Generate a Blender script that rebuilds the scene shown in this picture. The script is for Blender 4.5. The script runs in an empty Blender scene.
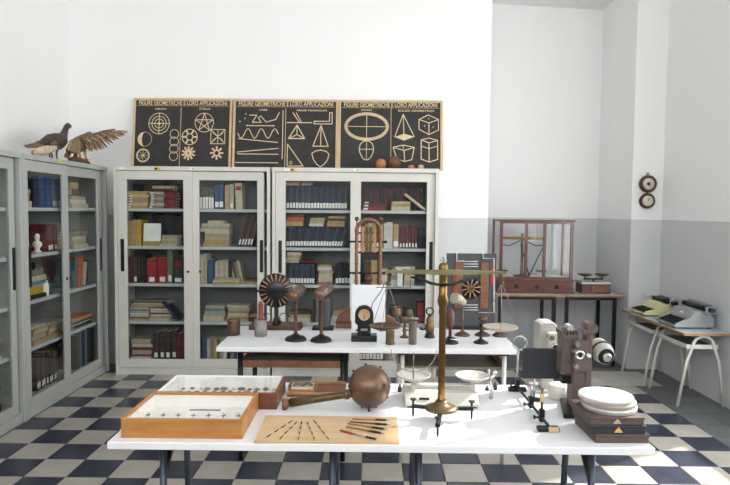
import bpy, bmesh, math, random
from mathutils import Vector, Matrix
random.seed(7)
PI = math.pi
sc = bpy.context.scene
COL = sc.collection

# ------------------------------------------------------------------ camera
FPX, YAW, PITCH, ROLL, CAMH = 599.2, .0061, .0539, .0092, 1.6
_F = Vector((-math.sin(YAW)*math.cos(PITCH), math.cos(YAW)*math.cos(PITCH), -math.sin(PITCH)))
_R0 = Vector((math.cos(YAW), math.sin(YAW), 0)); _U0 = _R0.cross(_F)
_R = math.cos(ROLL)*_R0 + math.sin(ROLL)*_U0
_U = math.cos(ROLL)*_U0 - math.sin(ROLL)*_R0
cd = bpy.data.cameras.new('camera'); cam = bpy.data.objects.new('camera', cd); COL.objects.link(cam)
cd.sensor_width = 36; cd.lens = FPX/730*36; cd.clip_start = .05; cd.clip_end = 200
cam.matrix_world = Matrix(((_R.x, _U.x, -_F.x, 0), (_R.y, _U.y, -_F.y, 0), (_R.z, _U.z, -_F.z, CAMH), (0, 0, 0, 1)))
sc.camera = cam
CAMO = Vector((0, 0, CAMH))
def ray(px, py): return _F + _R*((px-365)/FPX) + _U*((242.5-py)/FPX)
def onY(px, py, Y): d = ray(px, py); return CAMO + d*(Y/d.y)
def onZ(px, py, Z): d = ray(px, py); return CAMO + d*((Z-CAMH)/d.z)
def onX(px, py, X): d = ray(px, py); return CAMO + d*(X/d.x)

# ------------------------------------------------------------------ world, sun, exposure
w = bpy.data.worlds.new('daylight'); sc.world = w; w.use_nodes = True
bg = w.node_tree.nodes['Background']; bg.inputs[0].default_value = (.96, .98, 1.0, 1); bg.inputs[1].default_value = 9.2
SUN_DIR = Vector((.80, .42, .62))                     # towards the sun
sl = bpy.data.lights.new('sun', 'SUN'); sl.energy = 14; sl.angle = .03; sl.color = (1, .95, .86)
so = bpy.data.objects.new('sun', sl); COL.objects.link(so); so.rotation_euler = SUN_DIR.to_track_quat('Z', 'Y').to_euler(); so.location = (6, 4, 6)
sc.view_settings.view_transform = 'Standard'; sc.view_settings.look = 'None'
sc.view_settings.gamma = 1; sc.view_settings.use_curve_mapping = False
sc.view_settings.exposure = -0.08
sc.cycles.transparent_max_bounces = 32; sc.cycles.max_bounces = 12; sc.cycles.diffuse_bounces = 6; sc.cycles.glossy_bounces = 4
# room shell: x XL..XR, y YB(behind camera)..YW, z 0..ZC
XL, XR, YB, YW, ZC = -3.03, 2.97, -2.6, 6.10, 4.45
WIN_R = [(.6, 1.8, .95, 3.7), (2.6, 4.6, .6, 3.15)]   # right wall windows y0,y1,z0,z1
WIN_B = [(-2.75, -.25, 2.5, 4.3), (.25, 2.75, 2.5, 4.3)]                          # wall behind the camera x0,x1,z0,z1
def portal(name, loc, rot, sx, sy):
    l = bpy.data.lights.new(name, 'AREA'); l.shape = 'RECTANGLE'; l.size = sx; l.size_y = sy; l.cycles.is_portal = True
    o = bpy.data.objects.new(name, l); COL.objects.link(o); o.location = loc; o.rotation_euler = rot
for (a, b, c, d) in WIN_R: portal('window_portal', (XR+.02, (a+b)/2, (c+d)/2), (0, PI/2, 0), d-c, b-a)
for (a, b, c, d) in WIN_B: portal('window_portal', ((a+b)/2, YB-.02, (c+d)/2), (PI/2, 0, 0), b-a, d-c)

# ------------------------------------------------------------------ materials
def lin(c):
    c = c/255
    return c/12.92 if c <= .04045 else ((c+.055)/1.055)**2.4
def rgb(c): return (lin(c[0]), lin(c[1]), lin(c[2]), 1)
M = {}
def mat(name, c, rough=.5, metal=0, var=.12, scale=12, bump=0, c2=None, stretch=None, coat=0):
    m = bpy.data.materials.new(name); m.use_nodes = True; nt = m.node_tree; p = nt.nodes['Principled BSDF']
    tc = nt.nodes.new('ShaderNodeTexCoord'); mp = nt.nodes.new('ShaderNodeMapping')
    nt.links.new(tc.outputs['Object'], mp.inputs['Vector'])
    if stretch: mp.inputs['Scale'].default_value = stretch
    nz = nt.nodes.new('ShaderNodeTexNoise'); nz.inputs['Scale'].default_value = scale; nz.inputs['Detail'].default_value = 5
    nt.links.new(mp.outputs['Vector'], nz.inputs['Vector'])
    mx = nt.nodes.new('ShaderNodeMix'); mx.data_type = 'RGBA'
    a = rgb(c); b = rgb(c2) if c2 else tuple(x*(1-2*var) for x in a[:3])+(1,)
    if not c2: a = tuple(min(1, x*(1+var*.6)) for x in a[:3])+(1,)
    mx.inputs['A'].default_value = a; mx.inputs['B'].default_value = b
    rp = nt.nodes.new('ShaderNodeMapRange'); rp.inputs['From Min'].default_value = .3; rp.inputs['From Max'].default_value = .72
    nt.links.new(nz.outputs['Fac'], rp.inputs['Value']); nt.links.new(rp.outputs['Result'], mx.inputs['Factor'])
    nt.links.new(mx.outputs['Result'], p.inputs['Base Color'])
    p.inputs['Roughness'].default_value = rough; p.inputs['Metallic'].default_value = metal
    if coat: p.inputs['Coat Weight'].default_value = coat
    if bump:
        bp = nt.nodes.new('ShaderNodeBump'); bp.inputs['Strength'].default_value = bump; bp.inputs['Distance'].default_value = .004
        nt.links.new(nz.outputs['Fac'], bp.inputs['Height']); nt.links.new(bp.outputs['Normal'], p.inputs['Normal'])
    M[name] = m; return m
def glass(name, tint=(1, 1, 1), refl=1.0, ior=1.45):
    m = bpy.data.materials.new(name); m.use_nodes = True; nt = m.node_tree; nt.nodes.clear()
    out = nt.nodes.new('ShaderNodeOutputMaterial'); mix = nt.nodes.new('ShaderNodeMixShader')
    tr = nt.nodes.new('ShaderNodeBsdfTransparent'); gl = nt.nodes.new('ShaderNodeBsdfGlossy'); fr = nt.nodes.new('ShaderNodeFresnel')
    tr.inputs[0].default_value = tint+(1,); gl.inputs['Roughness'].default_value = .02; gl.inputs[0].default_value = (refl, refl, refl, 1); fr.inputs[0].default_value = ior
    gm = nt.nodes.new('ShaderNodeNewGeometry'); inv = nt.nodes.new('ShaderNodeMath'); inv.operation = 'SUBTRACT'; inv.inputs[0].default_value = 1; nt.links.new(gm.outputs['Backfacing'], inv.inputs[1])
    mu = nt.nodes.new('ShaderNodeMath'); mu.operation = 'MULTIPLY'; nt.links.new(fr.outputs[0], mu.inputs[0]); nt.links.new(inv.outputs[0], mu.inputs[1])
    nt.links.new(mu.outputs[0], mix.inputs[0]); nt.links.new(tr.outputs[0], mix.inputs[1]); nt.links.new(gl.outputs[0], mix.inputs[2]); nt.links.new(mix.outputs[0], out.inputs[0])
    M[name] = m; return m
def wallmat(name, dado):
    m = bpy.data.materials.new(name); m.use_nodes = True; nt = m.node_tree; p = nt.nodes['Principled BSDF']
    g = nt.nodes.new('ShaderNodeNewGeometry'); sp = nt.nodes.new('ShaderNodeSeparateXYZ'); nt.links.new(g.outputs['Position'], sp.inputs[0])
    nz = nt.nodes.new('ShaderNodeTexNoise'); nz.inputs['Scale'].default_value = 2.2; nz.inputs['Detail'].default_value = 8; nt.links.new(g.outputs['Position'], nz.inputs['Vector'])
    gt = nt.nodes.new('ShaderNodeMath'); gt.operation = 'GREATER_THAN'; gt.inputs[1].default_value = dado; nt.links.new(sp.outputs['Z'], gt.inputs[0])
    wv = nt.nodes.new('ShaderNodeMix'); wv.data_type = 'RGBA'; wv.inputs['A'].default_value = rgb((241, 241, 240)); wv.inputs['B'].default_value = rgb((236, 236, 235))
    gv = nt.nodes.new('ShaderNodeMix'); gv.data_type = 'RGBA'; gv.inputs['A'].default_value = rgb((206, 207, 208)); gv.inputs['B'].default_value = rgb((200, 201, 203))
    nt.links.new(nz.outputs['Fac'], wv.inputs['Factor']); nt.links.new(nz.outputs['Fac'], gv.inputs['Factor'])
    mx = nt.nodes.new('ShaderNodeMix'); mx.data_type = 'RGBA'; nt.links.new(gt.outputs[0], mx.inputs['Factor']); nt.links.new(gv.outputs['Result'], mx.inputs['A']); nt.links.new(wv.outputs['Result'], mx.inputs['B'])
    nt.links.new(mx.outputs['Result'], p.inputs['Base Color']); p.inputs['Roughness'].default_value = .6
    n2 = nt.nodes.new('ShaderNodeTexNoise'); n2.inputs['Scale'].default_value = 60; nt.links.new(g.outputs['Position'], n2.inputs['Vector'])
    bp = nt.nodes.new('ShaderNodeBump'); bp.inputs['Strength'].default_value = .05; nt.links.new(n2.outputs['Fac'], bp.inputs['Height']); nt.links.new(bp.outputs['Normal'], p.inputs['Normal'])
    M[name] = m
wallmat('wall_paint', 1.53)
mat('ceiling_white', (236, 236, 234), .8, var=.03)
mat('plaster_white', (238, 238, 238), .7, var=.03)
mat('grout', (120, 118, 112), .8)
mat('tile_dark', (40, 44, 58), .25, var=.18, scale=6, c2=(54, 58, 73))
mat('tile_light', (172, 167, 157), .3, var=.1, scale=6, c2=(157, 152, 143))
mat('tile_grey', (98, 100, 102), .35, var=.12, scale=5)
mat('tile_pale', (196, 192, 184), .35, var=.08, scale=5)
mat('cabinet_paint', (206, 204, 195), .42, var=.03, scale=4)
mat('cabinet_grey', (172, 174, 170), .42, var=.03, scale=4)
mat('cabinet_inside', (112, 116, 116), .5, var=.04)  # back panel darkened, shade inside the bookcases put into the colour
mat('shelf_paint', (186, 192, 192), .45, var=.03)
mat('black_plastic', (14, 14, 15), .35, var=.05)
mat('black_iron', (24, 24, 26), .42, metal=.3, var=.2)
mat('dark_steel', (60, 66, 76), .35, metal=.7, var=.1)
mat('steel', (176, 178, 178), .28, metal=.9, var=.1)
mat('chrome', (214, 214, 212), .15, metal=1, var=.04)
mat('brass', (128, 100, 54), .3, metal=.9, var=.2, c2=(92, 72, 40))
mat('brass_pale', (150, 146, 108), .35, metal=.8, var=.15, c2=(120, 112, 78))
mat('brass_dull', (116, 98, 68), .42, metal=.75, var=.25, c2=(76, 66, 50))
mat('copper', (122, 92, 72), .38, metal=.65, var=.3, scale=9, c2=(76, 68, 62))
mat('bronze_brown', (92, 70, 56), .45, metal=.45, var=.25)
mat('table_white', (228, 229, 231), .3, var=.02, scale=3)
mat('white_paint', (228, 229, 228), .4, var=.03)
mat('enamel', (190, 188, 178), .3, var=.04)
mat('pine', (206, 174, 134), .5, var=.1, scale=5, stretch=(1, 8, 1))
mat('oak', (186, 134, 76), .4, var=.15, scale=4, c2=(160, 98, 40), stretch=(1.5, 6, 10))
mat('mahogany', (104, 56, 38), .32, var=.2, scale=5, c2=(66, 34, 24), stretch=(2, 2, 9), coat=.3)
mat('case_wood', (116, 66, 40), .4, var=.2, scale=5, c2=(86, 46, 28), stretch=(1.5, 6, 10))
mat('arch_wood', (132, 90, 60), .42, var=.18, scale=6, c2=(98, 64, 42), stretch=(3, 3, 12))
mat('dark_wood', (84, 52, 34), .45, var=.2, scale=6)
mat('ply', (204, 178, 138), .6, var=.1, scale=6)
mat('board_black', (44, 43, 41), .7, var=.15, scale=10)
mat('chalk_print', (222, 200, 160), .7, var=.08, scale=30)
mat('glue_paper', (214, 206, 190), .8, var=.1)
mat('paper_white', (236, 234, 228), .7, var=.04)
mat('page', (214, 200, 172), .8, var=.12, scale=40, stretch=(1, 1, 6))
mat('desk_blue', (176, 190, 198), .35, var=.05)
mat('desk_edge', (164, 120, 78), .5, var=.15)
mat('leg_cream', (214, 214, 204), .35, var=.05)
mat('tw_cream', (214, 206, 160), .4, var=.06)
mat('tw_grey', (148, 150, 150), .4, var=.06)
mat('projector_taupe', (98, 86, 80), .42, metal=.25, var=.12, scale=20)
mat('projector_pale', (176, 174, 168), .4, metal=.2, var=.1)
mat('rubber', (30, 28, 28), .7, var=.1)
mat('box_brown', (88, 72, 66), .6, var=.1, scale=20, bump=.2)
mat('box_black', (40, 42, 48), .55, var=.1, scale=20, bump=.2)
mat('gold_print', (214, 176, 90), .5, var=.05)
mat('can_pale', (206, 204, 198), .42, metal=.3, var=.05)
mat('can_tan', (178, 166, 152), .5, metal=.2, var=.08)
mat('dial_white', (222, 214, 198), .5, var=.05)
mat('dial_tan', (196, 160, 118), .5, var=.1)
mat('red_paint', (164, 44, 36), .5, var=.15)
mat('rust_red', (142, 66, 54), .6, var=.15)
mat('yellow_print', (214, 190, 50), .5, var=.1)
mat('tin_grey', (132, 132, 130), .45, metal=.3, var=.15)
mat('tin_brown', (116, 106, 96), .35, metal=.6, var=.15)
mat('sector_tan', (168, 130, 92), .5, var=.15)
mat('slate_panel', (66, 66, 68), .55, var=.12)
mat('screen_black', (42, 44, 50), .5, var=.08)
mat('seat_grey', (112, 114, 112), .5, var=.06)
mat('tray_taupe', (132, 124, 108), .5, var=.1)
mat('wire_grey', (150, 148, 140), .4, metal=.6)
mat('feather_brown', (138, 112, 84), .85, var=.3, scale=45, c2=(70, 54, 40))
mat('feather_dark', (46, 40, 42), .7, var=.3, scale=40, c2=(78, 60, 46))
mat('feather_barred', (172, 150, 120), .85, var=.3, scale=60, c2=(104, 82, 60))
mat('feather_cream', (214, 200, 172), .85, var=.15, scale=40, c2=(160, 128, 94))
mat('bark', (124, 86, 56), .9, var=.3, scale=25, bump=.6)
mat('sphere_ochre', (172, 112, 66), .45, var=.15)
mat('sphere_brown', (104, 66, 48), .55, var=.2)
mat('specimen_grey', (120, 116, 108), .8, var=.3, scale=30)
mat('specimen_tan', (176, 158, 130), .8, var=.25, scale=30)
mat('lens_glass_ring', (190, 192, 190), .2, metal=.8)
glass('pane'); glass('pane_cab', (.93, .94, .935), refl=.9); glass('pane_case', refl=.9, ior=1.4); glass('lens', (.95, .97, .98), ior=1.6)

# ------------------------------------------------------------------ mesh builder
class MB:
    def __init__(s): s.v = []; s.f = []; s.m = []; s.s = []
    def add(s, vs, fs, mi=0, sm=False):
        b = len(s.v); s.v += [tuple(v) for v in vs]
        for f in fs: s.f.append(tuple(b+i for i in f)); s.m.append(mi); s.s.append(sm)
        return s
    def bx(s, x0, x1, y0, y1, z0, z1, mi=0, mtx=None):
        vs = [Vector(p) for p in ((x0, y0, z0), (x1, y0, z0), (x1, y1, z0), (x0, y1, z0), (x0, y0, z1), (x1, y0, z1), (x1, y1, z1), (x0, y1, z1))]
        if mtx: vs = [mtx @ v for v in vs]
        return s.add(vs, [(0, 3, 2, 1), (4, 5, 6, 7), (0, 1, 5, 4), (1, 2, 6, 5), (2, 3, 7, 6), (3, 0, 4, 7)], mi)
    def tube(s, pts, r, n=8, mi=0, closed=False, caps=True, sy=1.0, up=None):
        pts = [Vector(p) for p in pts]; k = len(pts); rs = r if isinstance(r, (list, tuple)) else [r]*k
        vs = []; prev = None
        for i, p in enumerate(pts):
            if closed: t = pts[(i+1) % k]-pts[i-1]
            else: t = pts[min(i+1, k-1)]-pts[max(i-1, 0)]
            t.normalize()
            if prev is None:
                ref = Vector(up) if up else (Vector((0, 0, 1)) if abs(t.z) < .9 else Vector((1, 0, 0)))
                a = t.cross(ref).normalized()
            else:
                a = (prev - t*prev.dot(t))
                a = a.normalized() if a.length > 1e-6 else t.cross(Vector((0, 0, 1))).normalized()
            prev = a; b = t.cross(a)
            for j in range(n):
                an = 2*PI*j/n; vs.append(p + a*(rs[i]*math.cos(an)) + b*(rs[i]*sy*math.sin(an)))
        fs = []
        for i in range(k if closed else k-1):
            for j in range(n):
                i2 = (i+1) % k
                fs.append((i*n+j, i2*n+j, i2*n+(j+1) % n, i*n+(j+1) % n))
        s.add(vs, fs, mi, True)
        if caps and not closed:
            b = len(s.v)-len(vs)
            s.f.append(tuple(b+j for j in range(n))); s.m.append(mi); s.s.append(False)
            s.f.append(tuple(b+(k-1)*n+j for j in reversed(range(n)))); s.m.append(mi); s.s.append(False)
        return s
    def cyl(s, p0, p1, r0, r1=None, n=16, mi=0): return s.tube([p0, p1], [r0, r0 if r1 is None else r1], n, mi)
    def lathe(s, prof, n=24, c=(0, 0, 0), mi=0, mtx=None):
        c = Vector(c); vs = []
        for (r, z) in prof:
            for j in range(n):
                a = 2*PI*j/n; v = Vector((r*math.cos(a), r*math.sin(a), z))
                vs.append((mtx @ v if mtx else v)+c)
        fs = []
        for i in range(len(prof)-1):
            for j in range(n): fs.append((i*n+j, i*n+(j+1) % n, (i+1)*n+(j+1) % n, (i+1)*n+j))
        s.add(vs, fs, mi, True); b = len(s.v)-len(vs); k = len(prof)
        if prof[0][0] > 1e-6: s.f.append(tuple(b+j for j in reversed(range(n)))); s.m.append(mi); s.s.append(False)
        if prof[-1][0] > 1e-6: s.f.append(tuple(b+(k-1)*n+j for j in range(n))); s.m.append(mi); s.s.append(False)
        return s
    def ball(s, c, r, n=14, mi=0, sc3=(1, 1, 1)):
        k = max(6, n//2+1); vs = []; c = Vector(c)
        for i in range(k+1):
            th = PI*i/k
            for j in range(n):
                a = 2*PI*j/n; vs.append(c+Vector((r*sc3[0]*math.sin(th)*math.cos(a), r*sc3[1]*math.sin(th)*math.sin(a), -r*sc3[2]*math.cos(th))))
        fs = [(i*n+j, i*n+(j+1) % n, (i+1)*n+(j+1) % n, (i+1)*n+j) for i in range(k) for j in range(n)]
        return s.add(vs, fs, mi, True)
    def ring(s, c, R, r, axis='z', n=28, m=8, mi=0):
        c = Vector(c); pts = []
        for i in range(n):
            a = 2*PI*i/n; u, v = R*math.cos(a), R*math.sin(a)
            pts.append(c+(Vector((u, v, 0)) if axis == 'z' else Vector((u, 0, v)) if axis == 'y' else Vector((0, u, v))))
        return s.tube(pts, r, m, mi, closed=True, up=(0, 0, 1) if axis == 'z' else (0, 1, 0) if axis == 'y' else (1, 0, 0))
    def prism(s, poly, plane, d0, d1, mi=0, mtx=None):
        def P(u, v, d):
            q = Vector((u, v, d)) if plane == 'xy' else Vector((u, d, v)) if plane == 'xz' else Vector((d, u, v))
            return mtx @ q if mtx else q
        n = len(poly); vs = [P(u, v, d0) for u, v in poly]+[P(u, v, d1) for u, v in poly]
        fs = [tuple(range(n)), tuple(reversed(range(n, 2*n)))]+[(i, i+n, (i+1) % n+n, (i+1) % n) for i in range(n)]
        return s.add(vs, fs, mi)
    def mesh(s, name, mats):
        me = bpy.data.meshes.new(name); me.from_pydata(s.v, [], s.f)
        for m in (mats if isinstance(mats, (list, tuple)) else [mats]): me.materials.append(M[m])
        me.polygons.foreach_set('material_index', s.m); me.polygons.foreach_set('use_smooth', s.s)
        bm = bmesh.new(); bm.from_mesh(me); bmesh.ops.remove_doubles(bm, verts=bm.verts, dist=1e-6); bmesh.ops.recalc_face_normals(bm, faces=bm.faces); bm.to_mesh(me); bm.free()
        return me
    def build(s, name, mats, parent=None, bevel=0, label=None):
        o = bpy.data.objects.new(name, s.mesh(name, mats)); COL.objects.link(o)
        if parent is not None: o.parent = parent
        if bevel:
            b = o.modifiers.new('bevel', 'BEVEL'); b.width = bevel; b.segments = 2; b.limit_method = 'ANGLE'; b.angle_limit = .7
        if label: o['label'] = label
        return o
def tag(o, label, cat, group=None):
    o['label'] = label; o['category'] = cat
    if group: o['group'] = group
    return o
def thing(name, label, cat, loc=(0, 0, 0), rz=0, group=None):
    o = bpy.data.objects.new(name, None); COL.objects.link(o); o.empty_display_size = .05
    o.location = loc; o.rotation_euler = (0, 0, rz); return tag(o, label, cat, group)
def struct(o): o['kind'] = 'structure'; return o
def T(x, y, z, rz=0, rx=0, ry=0): return Matrix.Translation((x, y, z)) @ Matrix.Rotation(rz, 4, 'Z') @ Matrix.Rotation(rx, 4, 'X') @ Matrix.Rotation(ry, 4, 'Y')
ORD = ['', 'first', 'second', 'third', 'fourth', 'fifth', 'sixth', 'seventh', 'eighth', 'ninth', 'tenth', 'eleventh', 'twelfth', 'thirteenth', 'fourteenth', 'fifteenth', 'sixteenth', 'seventeenth', 'eighteenth', 'nineteenth', 'twentieth', 'twenty-first', 'twenty-second', 'twenty-third', 'twenty-fourth']

# ------------------------------------------------------------------ room shell
AX0, AX1, AYD, AZ = 1.21, 2.66, 7.0, 3.95         # alcove
def wall_with_holes(name, horiz0, horiz1, z0, z1, holes, place, th):
    mb = MB(); xs = sorted({horiz0, horiz1} | {h[0] for h in holes} | {h[1] for h in holes}); zs = sorted({z0, z1} | {h[2] for h in holes} | {h[3] for h in holes})
    for i in range(len(xs)-1):
        for k in range(len(zs)-1):
            cx, cz = (xs[i]+xs[i+1])/2, (zs[k]+zs[k+1])/2
            if any(h[0] < cx < h[1] and h[2] < cz < h[3] for h in holes): continue
            place(mb, xs[i], xs[i+1], zs[k], zs[k+1])
    return struct(mb.build(name, 'wall_paint'))
TH = .25
struct(MB().bx(XL-TH, XL, YB-TH, YW+TH, -.1, ZC+.1).build('wall_left', 'wall_paint'))
wall_with_holes('wall_right', YB-TH, YW+TH, -.1, ZC+.1, WIN_R, lambda mb, a, b, c, d: mb.bx(XR, XR+TH, a, b, c, d), TH)
wall_with_holes('wall_front', XL, XR, -.1, ZC+.1, WIN_B, lambda mb, a, b, c, d: mb.bx(a, b, YB-TH, YB, c, d), TH)
mb = MB(); mb.bx(XL, AX0, YW, YW+TH, -.1, ZC+.1); mb.bx(AX1, XR, YW, YW+TH, -.1, ZC+.1); mb.bx(AX0, AX1, YW, YW+TH, AZ+.04, ZC+.1)
struct(mb.build('wall_back', 'wall_paint'))
mb = MB(); mb.bx(AX0-TH, AX1+TH, AYD, AYD+TH, -.1, AZ+.3); mb.bx(AX0-TH, AX0, YW+TH, AYD, -.1, AZ+.3); mb.bx(AX1, AX1+TH, YW+TH, AYD, -.1, AZ+.3)
struct(mb.build('wall_alcove', 'wall_paint'))
mb = MB(); mb.add([(AX0, YW+TH, AZ+.05), (AX1, YW+TH, AZ+.0), (AX1, AYD, AZ-.04), (AX0, AYD, AZ+.03), (AX0, YW+TH, AZ+.2), (AX1, YW+TH, AZ+.2), (AX1, AYD, AZ+.2), (AX0, AYD, AZ+.2)],
    [(0, 1, 2, 3), (7, 6, 5, 4), (0, 4, 5, 1), (1, 5, 6, 2), (2, 6, 7, 3), (3, 7, 4, 0)])
struct(mb.build('trim_1', 'plaster_white'))
struct(MB().bx(XL-TH, XR+TH, YB-TH, YW+TH, ZC, ZC+.15).build('ceiling', 'ceiling_white'))
# floor: base with checker for what lies out of sight, single tiles where they show
m = bpy.data.materials.new('floor_checker'); m.use_nodes = True; nt = m.node_tree; p = nt.nodes['Principled BSDF']
TS, TX0, TY0 = .2514, -.533, 3.724
g = nt.nodes.new('ShaderNodeNewGeometry'); mp = nt.nodes.new('ShaderNodeMapping'); ck = nt.nodes.new('ShaderNodeTexChecker')
mp.inputs['Location'].default_value = (-TX0/TS+100, -TY0/TS+100, .5); mp.inputs['Scale'].default_value = (1/TS, 1/TS, 0)
ck.inputs['Scale'].default_value = 1; ck.inputs['Color1'].default_value = rgb((44, 48, 62)); ck.inputs['Color2'].default_value = rgb((164, 157, 145))
nt.links.new(g.outputs['Position'], mp.inputs[0]); nt.links.new(mp.outputs[0], ck.inputs[0]); nt.links.new(ck.outputs[0], p.inputs['Base Color']); p.inputs['Roughness'].default_value = .35
M['floor_checker'] = m
FJ0 = -2; FY0 = TY0+FJ0*TS
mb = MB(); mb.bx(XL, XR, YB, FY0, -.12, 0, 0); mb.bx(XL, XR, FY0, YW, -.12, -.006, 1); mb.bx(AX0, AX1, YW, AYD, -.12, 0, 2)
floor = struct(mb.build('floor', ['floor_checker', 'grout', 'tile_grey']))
tilem = {}
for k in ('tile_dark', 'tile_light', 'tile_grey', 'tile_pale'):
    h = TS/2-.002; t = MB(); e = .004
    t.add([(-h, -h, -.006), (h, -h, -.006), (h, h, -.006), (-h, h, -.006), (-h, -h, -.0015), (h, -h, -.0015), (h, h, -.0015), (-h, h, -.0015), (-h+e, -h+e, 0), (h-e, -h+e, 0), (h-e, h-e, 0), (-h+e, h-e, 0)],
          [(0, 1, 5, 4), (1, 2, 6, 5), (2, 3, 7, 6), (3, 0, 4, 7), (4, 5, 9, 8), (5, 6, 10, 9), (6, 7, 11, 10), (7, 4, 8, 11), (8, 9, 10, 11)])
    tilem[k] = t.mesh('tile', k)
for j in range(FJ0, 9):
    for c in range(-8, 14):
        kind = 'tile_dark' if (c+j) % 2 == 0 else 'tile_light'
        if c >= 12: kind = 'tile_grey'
        if j >= 7 and 10 <= c <= 12: kind = 'tile_pale'  # patch of light on the floor by the pillar, painted as lighter tiles
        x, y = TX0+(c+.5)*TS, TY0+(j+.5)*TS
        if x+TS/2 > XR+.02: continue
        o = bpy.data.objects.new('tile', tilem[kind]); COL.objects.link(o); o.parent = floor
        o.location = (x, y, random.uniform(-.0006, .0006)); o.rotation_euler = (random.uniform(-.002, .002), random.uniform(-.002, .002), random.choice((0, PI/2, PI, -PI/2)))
def window(name, w, h, mtx):
    fr = MB(); t = .06
    fr.bx(0, w, .05, .13, 0, t, 0, mtx); fr.bx(0, w, .05, .13, h-t, h, 0, mtx); fr.bx(0, t, .05, .13, t, h-t, 0, mtx); fr.bx(w-t, w, .05, .13, t, h-t, 0, mtx)
    fr.bx(w/2-.05, w/2+.05, .05, .13, t, h-t, 0, mtx); fr.bx(t, w-t, .06, .12, h*.68-.03, h*.68+.03, 0, mtx)
    o = struct(fr.build(name, 'white_paint'))
    for (a, b) in ((t, w/2-.05), (w/2+.05, w-t)):
        for (c, d) in ((t, h*.68-.03), (h*.68+.03, h-t)): MB().bx(a, b, .088, .092, c, d, 0, mtx).build('pane', 'pane', o)
n = 1
for (a, b, c, d) in WIN_R: window('window_%d' % n, b-a, d-c, Matrix.Translation((XR, b, c)) @ Matrix.Rotation(-PI/2, 4, 'Z')); n += 1
for (a, b, c, d) in WIN_B: window('window_%d' % n, b-a, d-c, Matrix.Translation((b, YB, c)) @ Matrix.Rotation(PI, 4, 'Z')); n += 1

# ------------------------------------------------------------------ bookcases
SHZ = [1.597, 1.236, .877, .511, .135]           # shelf tops, top row first
CD = .42
def bookcase(label, loc, rz, W, g1, g2, paint, rear=True, d2end=None, rail=False):
    t = thing('glass_bookcase', label, 'bookcase', loc, rz, 'grey metal bookcases with sliding glass doors')
    s = .03
    b = MB(); b.bx(0, s, 0, CD, 0, 1.96); b.bx(W-s, W, 0, CD, 0, 1.96); b.bx(0, W, -.004, CD, 1.955, 1.995); b.bx(s, W-s, .012, CD, 0, .07); b.bx(s, W-s, .052, CD, .07, .135)
    b.build('body', paint, t, .003)
    MB().bx(s, W-s, CD-.012, CD-.002, .13, 1.955).build('back_panel', 'cabinet_inside', t)
    for z in SHZ[:4]: MB().bx(s+.001, W-s-.001, .06, CD-.013, z-.028, z).build('shelf', 'shelf_paint', t, .002)
    de = d2end or W-s-.03
    for i, (x0, x1, ga, gb, y0) in enumerate(((s+.002, g1[1]+.085, g1[0], g1[1], .004), (g2[0]-.085, de, g2[0], g2[1], .028))):
        f = MB(); y1 = y0+.02
        f.bx(x0, ga, y0, y1, .074, 1.95); f.bx(gb, x1, y0, y1, .074, 1.95); f.bx(ga, gb, y0, y1, .074, .155); f.bx(ga, gb, y0, y1, 1.87, 1.95)
        d = f.build('door', paint, t, .002)
        MB().bx(ga-.002, gb+.002, y0+.008, y0+.012, .153, 1.872).build('glass_pane', 'pane_cab', d)
        hx = x0+.045 if i == 0 else (gb+de)/2+.008
        h = MB(); h.bx(hx-.016, hx+.016, y0-.003, y0+.006, .998, 1.306); h.bx(hx-.010, hx+.010, y0-.0045, y0-.003, 1.006, 1.298)
        h.build('handle', 'black_plastic', d)
        lx = x1-.045 if i == 0 else x0+.095
        MB().cyl((lx, y0+.001, 1.0), (lx, y0-.008, 1.0), .012, n=14).build('lock', 'dark_steel', d)
    if rail:
        for xx in (g1[1]-.1,):
            r = MB(); r.bx(xx, xx+.035, CD-.022, CD-.012, .14, 1.95); r.build('shelf_rail', 'shelf_paint', t)
            h = MB()
            for k in range(34): h.bx(xx+.012, xx+.023, CD-.0235, CD-.0215, .2+k*.05, .225+k*.05)
            h.build('rail_slots', 'black_plastic', t)['kind'] = 'stuff'
    return t
CF = 5.66
cabC = bookcase('narrower grey glass-door bookcase on the back wall below the left geometry chart', (-2.415, CF, 0), 0, 1.48, (.12, .66), (.80, 1.355), 'cabinet_paint')
cabD = bookcase('wider grey glass-door bookcase on the back wall full of dark blue volumes', (-.915, CF, 0), 0, 1.57, (.125, .74), (.837, 1.463), 'cabinet_paint', d2end=1.538)
cabB = bookcase('glass-door bookcase along the left wall carrying the stuffed birds', (-2.54, 4.395, 0), PI/2, 1.42, (.07, .58), (.715, 1.265), 'cabinet_grey', d2end=1.36, rail=True)
cabA = bookcase('glass-door bookcase at the left edge of the picture nearest the camera', (-2.54, 2.95, 0), PI/2, 1.44, (.10, .645), (.78, 1.32), 'cabinet_grey')
def sticker(parent, x, z, wd, ht, m, lab=None, y=-.0055):
    return MB().bx(x-wd/2, x+wd/2, y, y+.002, z-ht/2, z+ht/2).build('sticker', m, parent, label=lab)
sticker(cabC, .42, 1.972, .06, .028, 'yellow_print', 'yellow sticker with black print'); sticker(cabC, .74, 1.975, .03, .022, 'paper_white'); sticker(cabC, .08, 1.975, .06, .02, 'paper_white')
MB().bx(.395, .42, -.0065, -.005, 1.962, 1.982).build('sticker_print', 'black_plastic', cabC)
sticker(cabD, .20, 1.972, .06, .028, 'yellow_print', 'yellow sticker with black print'); sticker(cabD, .78, 1.975, .03, .022, 'paper_white'); sticker(cabD, .14, 1.975, .06, .02, 'paper_white')
MB().bx(.178, .20, -.0065, -.005, 1.962, 1.982).build('sticker_print', 'black_plastic', cabD)
sticker(cabB, .52, 1.975, .05, .028, 'yellow_print', 'yellow sticker')
for (par, x) in ((cabC, .79), (cabD, .845)): MB().cyl((x-.04, -.004, 1.975), (x-.04, -.007, 1.975), .006, n=10).build('rivet', 'dark_steel', par)

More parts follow.
